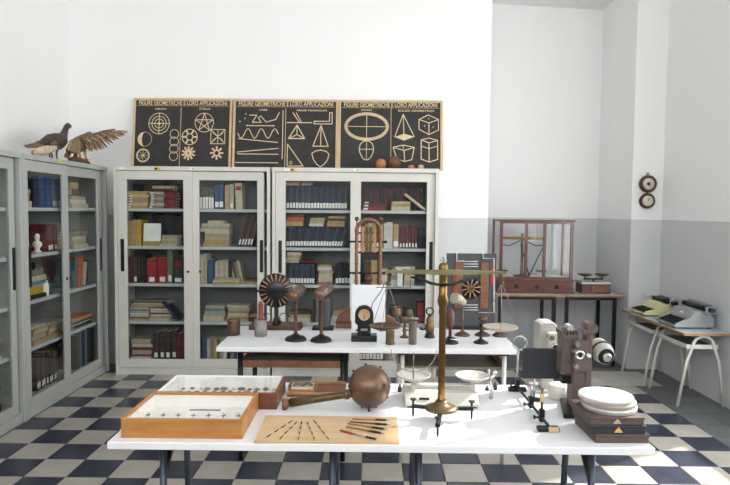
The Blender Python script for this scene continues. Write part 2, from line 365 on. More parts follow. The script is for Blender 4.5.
# ------------------------------------------------------------------ books
BC = dict(tan=(196, 164, 112), cream=(214, 202, 172), brown=(98, 66, 46), darkbrown=(58, 44, 38), red=(158, 32, 34), darkred=(108, 36, 36), maroon=(92, 48, 56), navy=(36, 44, 66), slate=(60, 70, 96), blue=(52, 86, 140),
          green=(96, 104, 72), olive=(122, 118, 84), darkgreen=(48, 56, 50), black=(30, 30, 32), grey=(140, 138, 130), white=(226, 224, 216), yellow=(214, 176, 62), orange=(206, 96, 44), beige=(188, 178, 156), lightblue=(110, 140, 164), teal=(60, 104, 110))
CN = dict(darkbrown='dark brown', darkred='dark red', navy='dark blue', slate='slate blue', darkgreen='dark green', lightblue='light blue')
for k, c in BC.items(): mat('book_'+k, tuple(x*.9 for x in c), .6, var=.14, scale=18)  # covers darkened a little for the dimmer light behind the doors
_bm = {}
def book_mesh(th, dp, ht, col, lab):
    # local: spine centred on x, faces -y, stands on z=0
    key = (round(th, 3), round(dp, 2), round(ht, 2), col, lab)
    if key in _bm: return _bm[key]
    b = MB(); c = min(.0035, th*.18); x = th/2
    b.bx(-x, -x+c, 0, dp, 0, ht, 0); b.bx(x-c, x, 0, dp, 0, ht, 0); b.bx(-x+c, x-c, 0, c, 0, ht, 0)
    b.bx(-x+c, x-c, c, dp-.004, .003, ht-.004, 1)
    if lab == 1: b.bx(-x+.002, x-.002, -.001, .0005, ht*.08, ht*.30, 2)
    if lab == 2: b.bx(-x*.55, x*.55, -.001, .0005, ht*.06, ht*.24, 2)
    if lab == 3: b.bx(-x+.002, x-.002, -.001, .0005, ht*.02, ht*.55, 2)
    if lab == 4: b.bx(-x*.7, x*.7, -.001, .0005, ht*.62, ht*.82, 3); b.bx(-x*.7, x*.7, -.001, .0005, ht*.05, ht*.2, 2)
    if lab == 5: b.bx(-x*.8, x*.8, -.001, .0005, ht*.72, ht*.88, 3)
    _bm[key] = b.mesh('book', ['book_'+col, 'page', 'paper_white', 'book_red']); return _bm[key]
ROWN = ['top', 'second', 'third', 'fourth', 'bottom']
cnt = {}
NB = [0]
STUFF = MB()
STMATS = ['book_'+k for k in BC]+['page', 'paper_white']
def to_stuff(me, m):
    names = [x.name for x in me.materials]; b0 = len(STUFF.v)
    STUFF.v += [tuple(m @ v.co) for v in me.vertices]
    for p in me.polygons:
        STUFF.f.append(tuple(b0+i for i in p.vertices)); STUFF.m.append(STMATS.index(names[p.material_index])); STUFF.s.append(False)
class Bay:
    """one door's shelves; u = distance along the front, mtx maps (u, depth, z) to the room"""
    def __init__(s, mtx, name, topx): s.mtx = mtx; s.name = name; s.topx = topx
    def put(s, me, m, label, stuff=False):
        if stuff: to_stuff(me, s.mtx @ m); return
        o = bpy.data.objects.new('book', me); COL.objects.link(o); o.matrix_world = s.mtx @ m
        tag(o, label, 'book', 'books in the glass-door bookcases'); NB[0] += 1; return o
    def up(s, row, u0, u1, n, ht, cols, lab=0, lean=0, d=.09, dp=.17, z=None, back=False, what=None, prog=0, stuff=False):
        z = SHZ[row] if z is None else z
        key = (s.name, row, back); w = (u1-u0)/n
        for i in range(n):
            col = cols[i % len(cols)]; l = lab[i % len(lab)] if isinstance(lab, (list, tuple)) else lab
            h = ht*(1+((i*37) % 7-3)*.008) if n > 1 else ht
            cnt[key] = cnt.get(key, 0)+(not stuff)
            th = max(.006, round(w*.93, 3))
            a = lean if not prog else lean*i/(n-1)
            q = T(u0+w*(i+.5), d+((i*53) % 5)*.003, z+abs(math.sin(a))*th/2+.0005, 0) @ Matrix.Rotation(a, 4, 'Y')
            cn = CN.get(col, col); wh = what or ('labelled volume' if l else 'book')
            s.put(book_mesh(th, dp, round(h, 2), col, l), q, '%s %s standing %s from left%s, %s shelf, %s' % (cn, wh, ORD[cnt[key]], ' in back row' if back else '', ROWN[row], s.name), stuff or back)
    def pile(s, row, u0, u1, items, d=.09, dp=.15, z=None, lab=0, what='book'):
        z = SHZ[row] if z is None else z
        key = (s.name, row, 'pile'); cnt[key] = cnt.get(key, 0)+1; W = u1-u0
        for i, it in enumerate(items):
            col, th = it[0], it[1]; ww = W*(it[2] if len(it) > 2 else 1-((i*29) % 4)*.02)
            off = ((i*41) % 5-2)*.004
            # lying: spine along u facing the glass
            q = T((u0+u1)/2+off-ww/2, d+((i*31) % 4)*.006, z+th/2, ((i*17) % 5-2)*.012) @ Matrix.Rotation(PI/2, 4, 'Y')
            z += th+.0006
            cn = CN.get(col, col)
            s.put(book_mesh(round(th-.0004, 4), dp, round(ww, 2), col, lab), q, '%s %s lying %s from bottom, %s pile, %s shelf, %s' % (cn, what, ORD[i+1], ORD[cnt[key]], ROWN[row], s.name), th < .0165)
        return z
    def obj(s, u, d, z): return s.mtx @ Vector((u, d, z))
def bayC(name): return Bay(Matrix.Translation((0, CF, 0)), name, 0)
YS = CF+.10
def ux(px): return onY(px, 210, YS).x
PXM = .0096                                       # metres per photo pixel on the back shelves
b = bayC('narrow bookcase left door')
b.up(0, ux(130), ux(183), 8, .24, ['darkbrown', 'brown'], d=.27, dp=.12, back=True)
b.pile(0, ux(127), ux(148.5), [('tan', .026), ('cream', .026), ('tan', .028), ('tan', .026), ('cream', .026), ('yellow', .020), ('cream', .009, 1.05)], lab=2)
z = b.pile(0, ux(150), ux(164.5), [('grey', .027), ('cream', .027), ('grey', .027), ('beige', .027), ('grey', .027), ('cream', .024)], lab=2)
b.pile(0, ux(165), ux(175.5), [('red', .027), ('darkred', .027), ('red', .027), ('darkred', .027), ('red', .026), ('darkred', .024)])
b.pile(0, ux(152.5), ux(174.5), [('darkred', .026), ('cream', .026)], z=z+.003)
b.up(1, ux(128), ux(183), 9, .30, ['black', 'darkbrown', 'navy'], d=.27, dp=.12, back=True)
b.up(1, ux(127), ux(141.5), 3, .25, ['tan', 'tan', 'yellow'])
b.pile(1, ux(144), ux(160.5), [('tan', .048)], what='box file')
b.pile(1, ux(161), ux(177.5), [('cream', .024), ('beige', .024), ('cream', .024), ('beige', .03)])
b.up(2, ux(128), ux(137), 2, .255, ['maroon'], lab=[0, 2]); b.up(2, ux(137.5), ux(146), 3, .27, ['darkgreen', 'darkbrown', 'black'])
b.up(2, ux(146.5), ux(167), 2, .25, ['red'], lab=2); b.up(2, ux(167), ux(172.5), 1, .32, ['olive'], lab=2); b.up(2, ux(173), ux(183), 1, .26, ['darkgreen'], lab=4)
z = b.pile(3, ux(128), ux(148), [('beige', .02), ('red', .010), ('cream', .022), ('white', .018), ('beige', .022), ('grey', .016), ('white', .012), ('lightblue', .008)])
z2 = b.pile(3, ux(149), ux(171), [('cream', .02), ('beige', .02), ('white', .02), ('red', .016), ('cream', .02), ('white', .018)])
b.pile(3, ux(131), ux(168), [('tan', .018), ('cream', .016), ('brown', .014), ('grey', .014)], z=max(z, z2)+.002)
b.up(3, ux(178), ux(180.5), 1, .24, ['navy'], lean=-.72, d=.06)
b.pile(4, ux(130), ux(150.5), [('white', .02), ('red', .018), ('beige', .045), ('darkred', .03), ('cream', .03), ('beige', .045)])
b.up(4, ux(152), ux(176), 4, .27, ['darkbrown'], lab=2); b.up(4, ux(176.5), ux(184), 2, .26, ['darkred'])
whitecard = MB().bx(0, .165, 0, .006, 0, .17, 0, Matrix.Translation((ux(144.2), CF+.072, SHZ[1]+.0485)) @ Matrix.Rotation(-.08, 4, 'X')).build('card', 'paper_white'); tag(whitecard, 'blank white card standing on a tan box file behind glass', 'card')
b = bayC('narrow bookcase right door')
b.up(0, ux(200), ux(214), 5, .205, ['green'], lab=3); b.up(0, ux(215), ux(223.5), 2, .24, ['blue'], lab=1); b.up(0, ux(225), ux(234), 2, .24, ['tan', 'beige'], lab=[0, 2]); b.up(0, ux(236), ux(243), 1, .25, ['cream'], lab=5, lean=-.04)
z = b.pile(1, ux(204), ux(229), [('tan', .03), ('tan', .032), ('beige', .03), ('tan', .034), ('white', .01)], lab=0)
b.pile(1, ux(201), ux(230), [('cream', .028), ('beige', .028), ('cream', .022), ('cream', .028, .55)], z=z+.002)
b.up(1, ux(237.5), ux(252), 5, .31, ['brown', 'black'], lab=2, lean=.26)
b.up(2, ux(200), ux(207), 2, .29, ['cream', 'beige']); b.up(2, ux(208.5), ux(213), 1, .235, ['blue'], lab=0); b.up(2, ux(214), ux(227), 5, .22, ['cream', 'beige'], d=.13, dp=.15); b.up(2, ux(228), ux(231.5), 1, .22, ['navy'], d=.13, dp=.15); b.up(2, ux(232), ux(243), 4, .21, ['beige', 'brown', 'grey', 'cream'], lean=-.22, d=.13, dp=.15)
b.pile(2, ux(214), ux(241), [('tan', .02), ('cream', .02), ('beige', .016)], d=.045, dp=.08); b.pile(2, ux(244), ux(258), [('tan', .022), ('olive', .02)])
b.pile(3, ux(204), ux(225), [('cream', .05), ('beige', .045), ('lightblue', .03), ('beige', .026)]); b.pile(3, ux(227), ux(249), [('beige', .03), ('tan', .02), ('cream', .03), ('grey', .02), ('beige', .03), ('cream', .022)]); b.pile(3, ux(250), ux(258), [('brown', .04), ('tan', .03)])
b.up(4, ux(203), ux(223), 6, .2, ['blue', 'cream', 'grey', 'yellow', 'teal', 'beige']); b.up(4, ux(223), ux(258), 10, .2, ['white', 'navy', 'grey', 'blue', 'cream', 'beige'], stuff=True)
b = bayC('wide bookcase left door')
b.up(0, ux(286.5), ux(347), 20, .225, ['navy', 'slate'], lab=1)
b.pile(0, ux(287), ux(301), [('tan', .03)], z=SHZ[0]+.235); b.pile(0, ux(303), ux(312), [('beige', .024)], z=SHZ[0]+.235)
b.up(1, ux(286.5), ux(342), 20, .195, ['navy', 'slate', 'navy'], lab=1, lean=.3, prog=1)
z = SHZ[1]+.205
b.pile(1, ux(287), ux(303.5), [('tan', .046), ('orange', .038), ('brown', .036)], z=z); b.pile(1, ux(310), ux(325), [('white', .024), ('beige', .03), ('tan', .026)], z=z); b.pile(1, ux(328), ux(345), [('tan', .03), ('tan', .024), ('brown', .02), ('tan', .022)], z=z)
b.up(2, ux(287), ux(315), 10, .2, ['navy', 'slate'], lab=1)
b.pile(2, ux(286.5), ux(300.5), [('beige', .03), ('white', .01), ('tan', .03), ('cream', .03)], z=SHZ[2]+.21); b.pile(2, ux(303), ux(315), [('darkred', .03)], z=SHZ[2]+.21)
b.pile(2, ux(318.5), ux(333), [('orange', .022), ('cream', .035), ('white', .008), ('cream', .04), ('beige', .03), ('white', .03), ('tan', .024)]); b.up(2, ux(336), ux(351), 5, .22, ['black', 'navy'], lab=1)
b.pile(3, ux(290), ux(312), [('cream', .04), ('beige', .03), ('brown', .03)]); b.up(3, ux(313), ux(330), 5, .24, ['darkbrown', 'grey', 'black']); b.pile(3, ux(333), ux(350), [('cream', .03), ('white', .03), ('beige', .03), ('tan', .03)])
b.up(4, ux(286), ux(350), 18, .22, ['beige', 'grey', 'cream', 'brown', 'tan', 'cream'], stuff=True)
b = bayC('wide bookcase right door')
b.up(0, ux(361), ux(426), 14, .215, ['darkred', 'black', 'maroon'], d=.24, dp=.15, back=True)
b.pile(0, ux(363), ux(386), [('red', .032), ('darkred', .03), ('black', .026)], lab=2); b.pile(0, ux(392), ux(411), [('cream', .038), ('tan', .03), ('cream', .02)])
b.up(0, ux(424), ux(426.5), 1, .25, ['cream'], lean=-.92, d=.06, dp=.12)
b.up(1, ux(361), ux(383.5), 6, .235, ['brown', 'tan', 'cream', 'tan'], lab=2); b.up(1, ux(384), ux(393), 3, .25, ['white']); b.up(1, ux(393.5), ux(399), 1, .235, ['tan'], lab=1); b.up(1, ux(399.5), ux(418), 6, .21, ['maroon', 'darkred'], lab=2); b.up(1, ux(418.5), ux(427), 3, .19, ['navy'])
b.up(2, ux(365), ux(378), 2, .24, ['brown', 'tan']); b.pile(2, ux(381), ux(389), [('cream', .045), ('white', .045), ('cream', .04), ('beige', .03)]); b.pile(2, ux(392.5), ux(404), [('white', .05), ('beige', .045), ('cream', .04), ('tan', .03)]); b.pile(2, ux(405.5), ux(416), [('beige', .05), ('cream', .05), ('tan', .045), ('beige', .04)])
b.up(4, ux(360), ux(385), 7, .25, ['red', 'navy'], lab=1); b.up(4, ux(386), ux(426), 10, .22, ['grey', 'beige', 'cream', 'brown'], stuff=True)
b.pile(3, ux(366), ux(384), [('cream', .04), ('beige', .04), ('grey', .03)])
# things among the books, wide bookcase
def jar(name, label, loc, r, h, mname, cat='jar'):
    t = MB().lathe([(r*.96, 0), (r, .006), (r, h*.72), (r*.8, h*.84), (r*.8, h*.9), (r*.9, h*.92), (r*.9, h), (0, h)], 20).build(name, mname); t.location = loc; tag(t, label, cat); return t
jar('specimen_jar', 'squat copper jar standing on the fourth shelf of the wide bookcase', (ux(398), CF+.14, SHZ[3]), .07, .17, 'copper')
jar('specimen_jar', 'dull brass jar beside the copper jar on the fourth shelf', (ux(411), CF+.14, SHZ[3]), .055, .15, 'brass_dull')
rb = MB().bx(ux(418.5), ux(426), CF+.10, CF+.22, SHZ[3], SHZ[3]+.20).build('box', 'book_red', bevel=.004); tag(rb, 'small red box on the fourth shelf beside the jars', 'box')
wp = MB().bx(0, .05, 0, .02, 0, .17); wp.bx(-.02, .12, 0, .05, .165, .18); wp = wp.build('plastic_stand', 'white_paint'); wp.location = (ux(398), CF+.065, SHZ[2]+.0005); tag(wp, 'white plastic angle stand leaning before the piles on the third shelf', 'stand')  # reflection in the door glass, built as a white solid
# left-wall bookcases: u runs along the room (y), depth towards the wall
XS = -2.54-.10
def uy(px): return onX(px, 210, XS).y
mtxL = Matrix.Translation((-2.54, 0, 0)) @ Matrix.Rotation(PI/2, 4, 'Z')
b = Bay(mtxL, 'left-wall bookcase near door', 0)
b.up(0, uy(32), uy(51), 3, .25, ['navy', 'blue', 'blue'], what='ring binder'); b.up(0, uy(51.5), uy(60), 3, .24, ['lightblue'], lab=2, what='ring binder'); b.pile(0, uy(27.5), uy(31.5), [('cream', .05), ('tan', .05), ('beige', .04)])
b.up(1, uy(28), uy(34), 3, .25, ['brown', 'olive', 'tan'], d=.2, dp=.15); b.up(1, uy(35), uy(44), 4, .24, ['tan', 'brown', 'beige'], d=.23, dp=.14); b.up(1, uy(46), uy(56), 3, .22, ['darkred'], lab=2)
b.pile(2, uy(29), uy(43.5), [('black', .03), ('yellow', .055), ('beige', .02), ('lightblue', .03), ('cream', .04), ('grey', .05)])
b.pile(3, uy(30), uy(45), [('tan', .03), ('beige', .03), ('tan', .024), ('cream', .02), ('tan', .02), ('white', .012)]); b.pile(3, uy(47), uy(61), [('tan', .025), ('tan', .025), ('cream', .025), ('beige', .02), ('tan', .02), ('beige', .012)])
b.up(4, uy(32), uy(55), 9, .27, ['darkbrown', 'black', 'maroon', 'brown'], lab=2)
b = Bay(mtxL, 'left-wall bookcase far door', 0)
z = b.pile(0, uy(71.5), uy(87), [('cream', .04), ('white', .035), ('beige', .03)]); b.pile(0, uy(72), uy(80), [('brown', .06), ('tan', .06)], z=z+.001)
b.pile(1, uy(71.5), uy(86.5), [('cream', .03), ('beige', .04), ('cream', .03), ('grey', .03), ('tan', .016)])
b.up(2, uy(71.5), uy(75), 2, .26, ['teal', 'darkgreen'], lean=.12); b.up(2, uy(75.5), uy(80), 2, .27, ['orange'], lean=.2); b.up(2, uy(81), uy(86), 2, .23, ['cream', 'darkgreen'], lean=.16)
b.pile(3, uy(71.5), uy(89), [('black', .02), ('white', .012), ('navy', .014), ('brown', .012), ('yellow', .02), ('orange', .012)], what='magazine')
b.up(4, uy(73), uy(91), 6, .32, ['black', 'teal', 'navy', 'lightblue', 'darkgreen', 'black'], what='binder', lab=[0, 5, 0, 0, 0, 0])
b = Bay(mtxL, 'nearest left bookcase', 0)
b.pile(3, 4.05, 4.24, [('cream', .03), ('tan', .03), ('cream', .03), ('beige', .03), ('tan', .03), ('cream', .02)]); b.pile(4, 4.0, 4.22, [('darkred', .05), ('black', .05), ('brown', .05), ('darkbrown', .05)]); b.pile(2, 4.12, 4.24, [('white', .03), ('lightblue', .02)])
b.pile(0, 4.14, 4.22, [('white', .03)])
# bits in the left bookcase
o = MB(); o.lathe([(.03, 0), (.03, .012), (.016, .02), (.022, .04), (.036, .06), (.03, .085), (.012, .095), (.02, .112), (.022, .13), (.012, .15), (0, .153)], 16)
o = o.build('plaster_bust', 'paper_white'); o.location = mtxL @ Vector((uy(39), .12, SHZ[1])); tag(o, 'small white plaster bust on second shelf of left-wall bookcase', 'bust')
cam_t = thing('old_camera', 'black folding camera lying on the pile of third-shelf books', 'camera', mtxL @ Vector((uy(34), .17, SHZ[2]+.229)), PI/2)
MB().bx(-.07, .07, -.03, .04, 0, .05).build('body', 'black_plastic', cam_t, .004); MB().lathe([(.03, 0), (.028, .03), (.02, .032), (0, .03)], 16, (0, -.03, .028), 0, Matrix.Rotation(PI/2, 4, 'X')).build('lens', 'black_iron', cam_t); MB().bx(-.03, .03, -.01, .02, .05, .072).build('viewfinder', 'black_iron', cam_t)
for (px, r, h, mn, lb) in ((45, .035, .12, 'paper_white', 'white lidded pot beside the yellow book in left-wall bookcase'), (48.5, .033, .10, 'book_teal', 'teal pot beside the white pot in left-wall bookcase')):
    jar('pot', lb, mtxL @ Vector((uy(px), .12, SHZ[2])), r, h, mn, 'pot')
o = STUFF.build('hidden_books', STMATS); o['kind'] = 'stuff'; o['label'] = 'thin booklets and half hidden back rows of books inside the bookcases'; o['category'] = 'books'
print('BOOKS', NB[0])

# ------------------------------------------------------------------ geometry charts on the rear bookcases
TOPZ = 1.9955
def text_mesh(body, size, align='CENTER'):
    c = bpy.data.curves.new('txt', 'FONT'); c.body = body; c.size = size; c.align_x = align; c.extrude = .0004; c.offset = size*.012
    o = bpy.data.objects.new('txt', c); COL.objects.link(o); bpy.context.view_layer.update()
    me = bpy.data.meshes.new_from_object(o.evaluated_get(bpy.context.evaluated_depsgraph_get())); bpy.data.objects.remove(o); bpy.data.curves.remove(c); return me
def text_part(name, body, size, m, parent, loc, width=None, rot=(PI/2, 0, 0)):
    me = text_mesh(body, size); me.materials.clear(); me.materials.append(M[m]); me.name = name
    o = bpy.data.objects.new(name, me); COL.objects.link(o); o.parent = parent; o.location = loc; o.rotation_euler = rot
    if width:
        w = max(v.co.x for v in me.vertices)-min(v.co.x for v in me.vertices); k = width/w
        for v in me.vertices: v.co.x *= k
    return o
class Chart:
    def __init__(s, label, x0, x1, y0, y1, yb, lean):
        # photo box of the board at depth yb
        s.x0, s.y1 = x0, y1
        a = onY(x0, 166, yb); b_ = onY(x1, 166, yb); top = onY((x0+x1)/2, y0, yb+.06)
        s.W = b_.x-a.x; s.H = (top.z-TOPZ)/math.cos(lean); s.k = s.W/(x1-x0); s.kv = s.H/(y1-y0)
        s.t = thing('geometry_chart', label, 'chart', (a.x, yb, TOPZ+.001), 0, 'black geometry charts'); s.t.rotation_euler = (-lean, 0, 0)
        W, H = s.W, s.H; f = .022
        MB().bx(0, W, 0, .012, 0, H).build('panel', 'ply', s.t)
        fr = MB(); fr.bx(0, W, -.010, 0, 0, f*.6); fr.bx(0, W, -.010, 0, H-f, H); fr.bx(0, f, -.010, 0, f*.6, H-f); fr.bx(W-f, W, -.010, 0, f*.6, H-f)
        fr.build('frame', 'ply', s.t, .002)
        MB().bx(f, W-f, -.003, 0, f*.6, H-f).build('chart_sheet', 'board_black', s.t)
        text_part('lettering', 'FIGURE GEOMETRICHE E LORO APPLICAZIONI', .062, 'chalk_print', s.t, (W/2, -.0045, H-f-.046), W-2*f-.06)
        MB().bx(f+.01, W-f-.01, -.004, -.0025, H-f-.056, H-f-.0535).build('rule_line', 'chalk_print', s.t)
    def P(s, px, py): return ((px-s.x0)*s.k, (s.y1-py)*s.kv)
    def fig(s, name, strokes, wpx=.55, fills=()):
        mb = MB(); wd = wpx*s.k/2
        for st in strokes:
            pts = [s.P(*q) for q in st[0]]; closed = len(st) > 1 and st[1] == 'c'; ww = wd*(st[2] if len(st) > 2 else 1)
            n = len(pts)
            for i in range(n if closed else n-1):
                ax, az = pts[i]; bx_, bz = pts[(i+1) % n]; dx, dz = bx_-ax, bz-az; L = math.hypot(dx, dz)
                if L < 1e-6: continue
                dx /= L; dz /= L; e = ww*.5; ax -= dx*e; az -= dz*e; bx_ += dx*e; bz += dz*e; nx, nz = -dz*ww, dx*ww
                mb.prism([(ax+nx, az+nz), (bx_+nx, bz+nz), (bx_-nx, bz-nz), (ax-nx, az-nz)], 'xz', -.0042, -.0028)
        for fl in fills: mb.prism([s.P(*q) for q in fl], 'xz', -.0041, -.0028)
        return mb.build(name, 'chalk_print', s.t)
    def sub(s, body, px, py, wpx, size=.026): text_part('lettering', body, size, 'chalk_print', s.t, (s.P(px, py)[0], -.0045, s.P(px, py)[1]), wpx*s.k)
def circ(cx, cy, r, n=28, ry=None, a0=0, a1=2*PI): ry = ry or r; return [(cx+r*math.cos(a0+(a1-a0)*i/n), cy+ry*math.sin(a0+(a1-a0)*i/n)) for i in range(n if abs(a1-a0-2*PI) < 1e-6 else n+1)]
def star(cx, cy, R, r, n, a0=-PI/2): return [(cx+(R if i % 2 == 0 else r)*math.cos(a0+PI*i/n), cy+(R if i % 2 == 0 else r)*math.sin(a0+PI*i/n)) for i in range(2*n)]
BY = 5.97; LEAN = .13
c = Chart('black geometry chart with target circles, pentagram and star ornaments', 131.5, 230.5, 98, 167, BY, LEAN)
c.sub('CERCHI', 158.5, 109.5, 11); c.sub('STELLE', 203, 109, 11)
c.fig('divider_line', [([(179.3, 107), (179.3, 164.5)],)], .45)
c.fig('target_figure', [(circ(157.6, 123, r), 'c') for r in (10.3, 7.2, 4.4)]+[([(147, 123), (168.2, 123)],), ([(157.6, 112.6), (157.6, 133.5)],)], .7, [circ(157.6, 123, 1.5, 12)])
c.fig('crescent_figure', [(circ(143.7, 138.6, 7), 'c', .6)], .6)
mb = MB(); A = [PI/2+PI*i/16 for i in range(17)]
for i in range(16):
    q = [(143.7+7*math.cos(A[i]), 138.6+7*math.sin(A[i])), (143.7+7*math.cos(A[i+1]), 138.6+7*math.sin(A[i+1])), (143.7+2.8*math.cos(A[i+1]), 138.6+7*math.sin(A[i+1])), (143.7+2.8*math.cos(A[i]), 138.6+7*math.sin(A[i]))]
    mb.prism([c.P(*v) for v in q], 'xz', -.0041, -.0028)
mb.build('crescent_fill', 'chalk_print', c.t)
c.fig('wheel_figure', [(circ(142.6, 154.6, 6), 'c', 2.6)]+[([(142.6+4.5*math.cos(k*PI/4), 154.6+4.5*math.sin(k*PI/4)), (142.6-4.5*math.cos(k*PI/4), 154.6-4.5*math.sin(k*PI/4))], 'o', .8) for k in range(4)], .6, [circ(142.6, 154.6, 1.2, 10)])
c.fig('ring_chain_figure', [(circ(173.3, y, 4.3), 'c') for y in (133.2, 140.5, 147.8, 155)], .6)
P5 = [(203+9.0*math.cos(-PI/2+2*PI*k/5), 121.8+9.0*math.sin(-PI/2+2*PI*k/5)) for k in range(5)]
c.fig('pentagram_figure', [(circ(203, 121.8, 9.3), 'c'), ([P5[k] for k in (0, 2, 4, 1, 3)], 'c', 1.2)], .65)
c.fig('hexagon_ring_figure', [(circ(188.8, 136, 7.6), 'c', 1.4), (circ(188.8, 136, 3.2), 'c', 1.6)]+[([(188.8+3.4*math.cos(k*PI/3), 136+3.4*math.sin(k*PI/3)), (188.8+7*math.cos(k*PI/3), 136+7*math.sin(k*PI/3))], 'o', 2.8) for k in range(6)], .6)
c.fig('square_ornament', [([(210, 128.5), (224, 128.5), (224, 142.5), (210, 142.5)], 'c', 1.2), (circ(217, 128.9, 5.5, 12, None, .25, PI-.25), 'o'), (circ(217, 142.1, 5.5, 12, None, PI+.25, 2*PI-.25), 'o'), ([(210, 128.5), (224, 142.5)],), ([(224, 128.5), (210, 142.5)],), ([(217, 128.5), (217, 142.5)],)], .6)
c.fig('pinwheel_figure', [([(188+1.4*math.cos(a), 152+1.4*math.sin(a)), (188+6.4*math.cos(a+.35), 152+6.4*math.sin(a+.35))], 'o', 2.6) for a in [k*PI/5 for k in range(10)]], .7)
c.fig('star_ornament', [(circ(216.3, 151.6, 2.6, 20), 'c', 1.6)]+[([(216.3+3.4*math.cos(a), 151.6+3.4*math.sin(a)), (216.3+6.2*math.cos(a), 151.6+6.2*math.sin(a))], 'o', 2.6) for a in [k*PI/4 for k in range(8)]], .7)
c = Chart('black geometry chart with zigzag, wavy and straight lines and triangles', 232, 337.5, 99, 167, BY, LEAN)
c.sub('LINEE', 262, 110.3, 8); c.sub('FIGURE TRIANGOLARI', 311, 110.5, 30)
def r4(p): return (232+p[0]/6.76, 95+p[1]/6.76)
def r5(p): return (232+p[0]/6.76, 130+p[1]/6.76)
c.fig('divider_line', [([(284.7, 108), (284.7, 165)],)], .45)
c.fig('dots_figure', [], .5, [circ(*r4(q), .7, 8) for q in ((85, 125), (80, 155), (45, 175))])
c.fig('zigzag_figure', [([r4(q) for q in ((110, 133), (160, 133), (130, 180), (190, 180), (170, 150), (185, 138), (225, 178), (290, 160), (312, 115))],)], .8)
c.fig('arrow_figure', [([r4((90, 202)), r4((280, 202))],)], .8, [[r4((85, 202)), r4((98, 196)), r4((98, 208))], [r4((285, 202)), r4((272, 196)), r4((272, 208))]])
c.fig('wavy_line_figure', [([(237+i*.9, 132.5+4.6*math.sin(i*.42)) for i in range(46)],)], .8)
c.fig('straight_lines_figure', [([r5((40, 52)), r5((305, 75))],), ([r5((30, 140)), r5((310, 113))],), ([r5((35, 152)), r5((310, 152))],), ([r5((20, 208)), r5((310, 208))],)], .8)
c.fig('vertical_line_figure', [([(282, 110), (282, 157)],)], .8)
c.fig('angle_figure', [([r4((405, 115)), r4((450, 178))],), ([r4((427, 115)), r4((464, 178))],), ([r4((365, 180)), r4((535, 180))],)], .8)
c.fig('square_angle_figure', [([r4(q) for q in ((550, 170), (550, 187), (672, 187), (672, 112), (655, 112), (655, 170))], 'c')], .8)
ap = r4((435, 197)); bl, br = r5((378, 48)), r5((488, 48)); ce = r5((435, 22))
c.fig('pyramid_figure', [([ap, bl, br], 'c', 1.2), ([ap, ce],), ([bl, ce],), ([br, ce],)], .8)
c.fig('tall_triangle_figure', [([r4((598, 198)), r5((545, 97)), r5((648, 97))], 'c', 1.1), ([r4((598, 198)), r5((597, 97))],)], .8)
c.fig('set_square_figure', [([r5((372, 85)), r5((372, 228)), r5((480, 228))], 'c', 1.1), (circ(*r5((395, 207)), 1.4, 12), 'c', .7)], .8)
c.fig('shield_figure', [([r5(q) for q in ((538, 145), (560, 130), (597, 122), (634, 130), (655, 148), (645, 185), (622, 215), (597, 232), (572, 215), (550, 185))], 'c', 1.1)], .8)
c = Chart('black geometry chart with a large oval ring, cube and pyramid drawings', 338, 442.5, 100, 167.5, BY, LEAN)
c.sub('OVALI', 366, 110.5, 11); c.sub('SOLIDI GEOMETRICI', 416, 110.8, 36)
def r6(p): return (338+p[0]/6.82, 97+p[1]/6.82)
def r7(p): return (338+p[0]/6.82, 130+p[1]/6.82)
c.fig('divider_line', [([(390.8, 107), (390.8, 165)],)], .45)
c.fig('oval_ring_figure', [(circ(366.3, 125.6, 20.8, 44, 12.3), 'c', 3.6), ([(344, 125.6), (388.5, 125.6)], 'o', .7), ([(366.3, 112), (366.3, 139)], 'o', .7)], .85)
c.fig('egg_figure', [([(366.3+(7*math.cos(a))*(1-.18*math.sin(a)), 148.6+(9.2*math.sin(a))) for a in [2*PI*k/28 for k in range(28)]], 'c'), ([(359.5, 147.5), (373, 147.5)], 'o', .7), ([(366.3, 140), (366.3, 157.5)], 'o', .7)], .85)
c.fig('pyramid_figure', [([r6((443, 112)), r7((385, 38))],), ([r6((443, 112)), r7((450, 60))],), ([r6((443, 112)), r7((520, 35))],), ([r6((443, 112)), r7((450, 15))], 'o', .7)], .8, [[r7(q) for q in ((385, 38), (450, 15), (520, 35), (450, 60))]])
cb = [r6(q) for q in ((552, 145), (615, 115), (685, 145), (685, 215), (620, 244), (552, 210))]; ct = r6((620, 168))
c.fig('cube_figure', [(cb, 'c'), ([cb[0], ct],), ([cb[2], ct],), ([cb[4], ct],)], .8, [circ(*r6(q), .6, 8) for q in ((590, 188), (650, 195), (618, 140))])
tp = [r7(q) for q in ((375, 105), (445, 90), (520, 105), (450, 125))]; bt = [r7(q) for q in ((402, 180), (455, 198), (503, 185))]
c.fig('frustum_figure', [(tp, 'c'), ([tp[0], bt[0], bt[1], bt[2], tp[2]],), ([tp[3], bt[1]],), ([tp[1], r7((445, 110))],)], .85)
tp = [r7(q) for q in ((567, 55), (620, 42), (680, 58), (620, 74))]
c.fig('prism_figure', [(tp, 'c'), ([tp[0], r7((567, 180)), r7((622, 200)), r7((680, 182)), tp[2]],), ([tp[3], r7((622, 200))],), ([r7((567, 95)), r7((620, 112)), r7((680, 95))], 'o', .8)], .85)
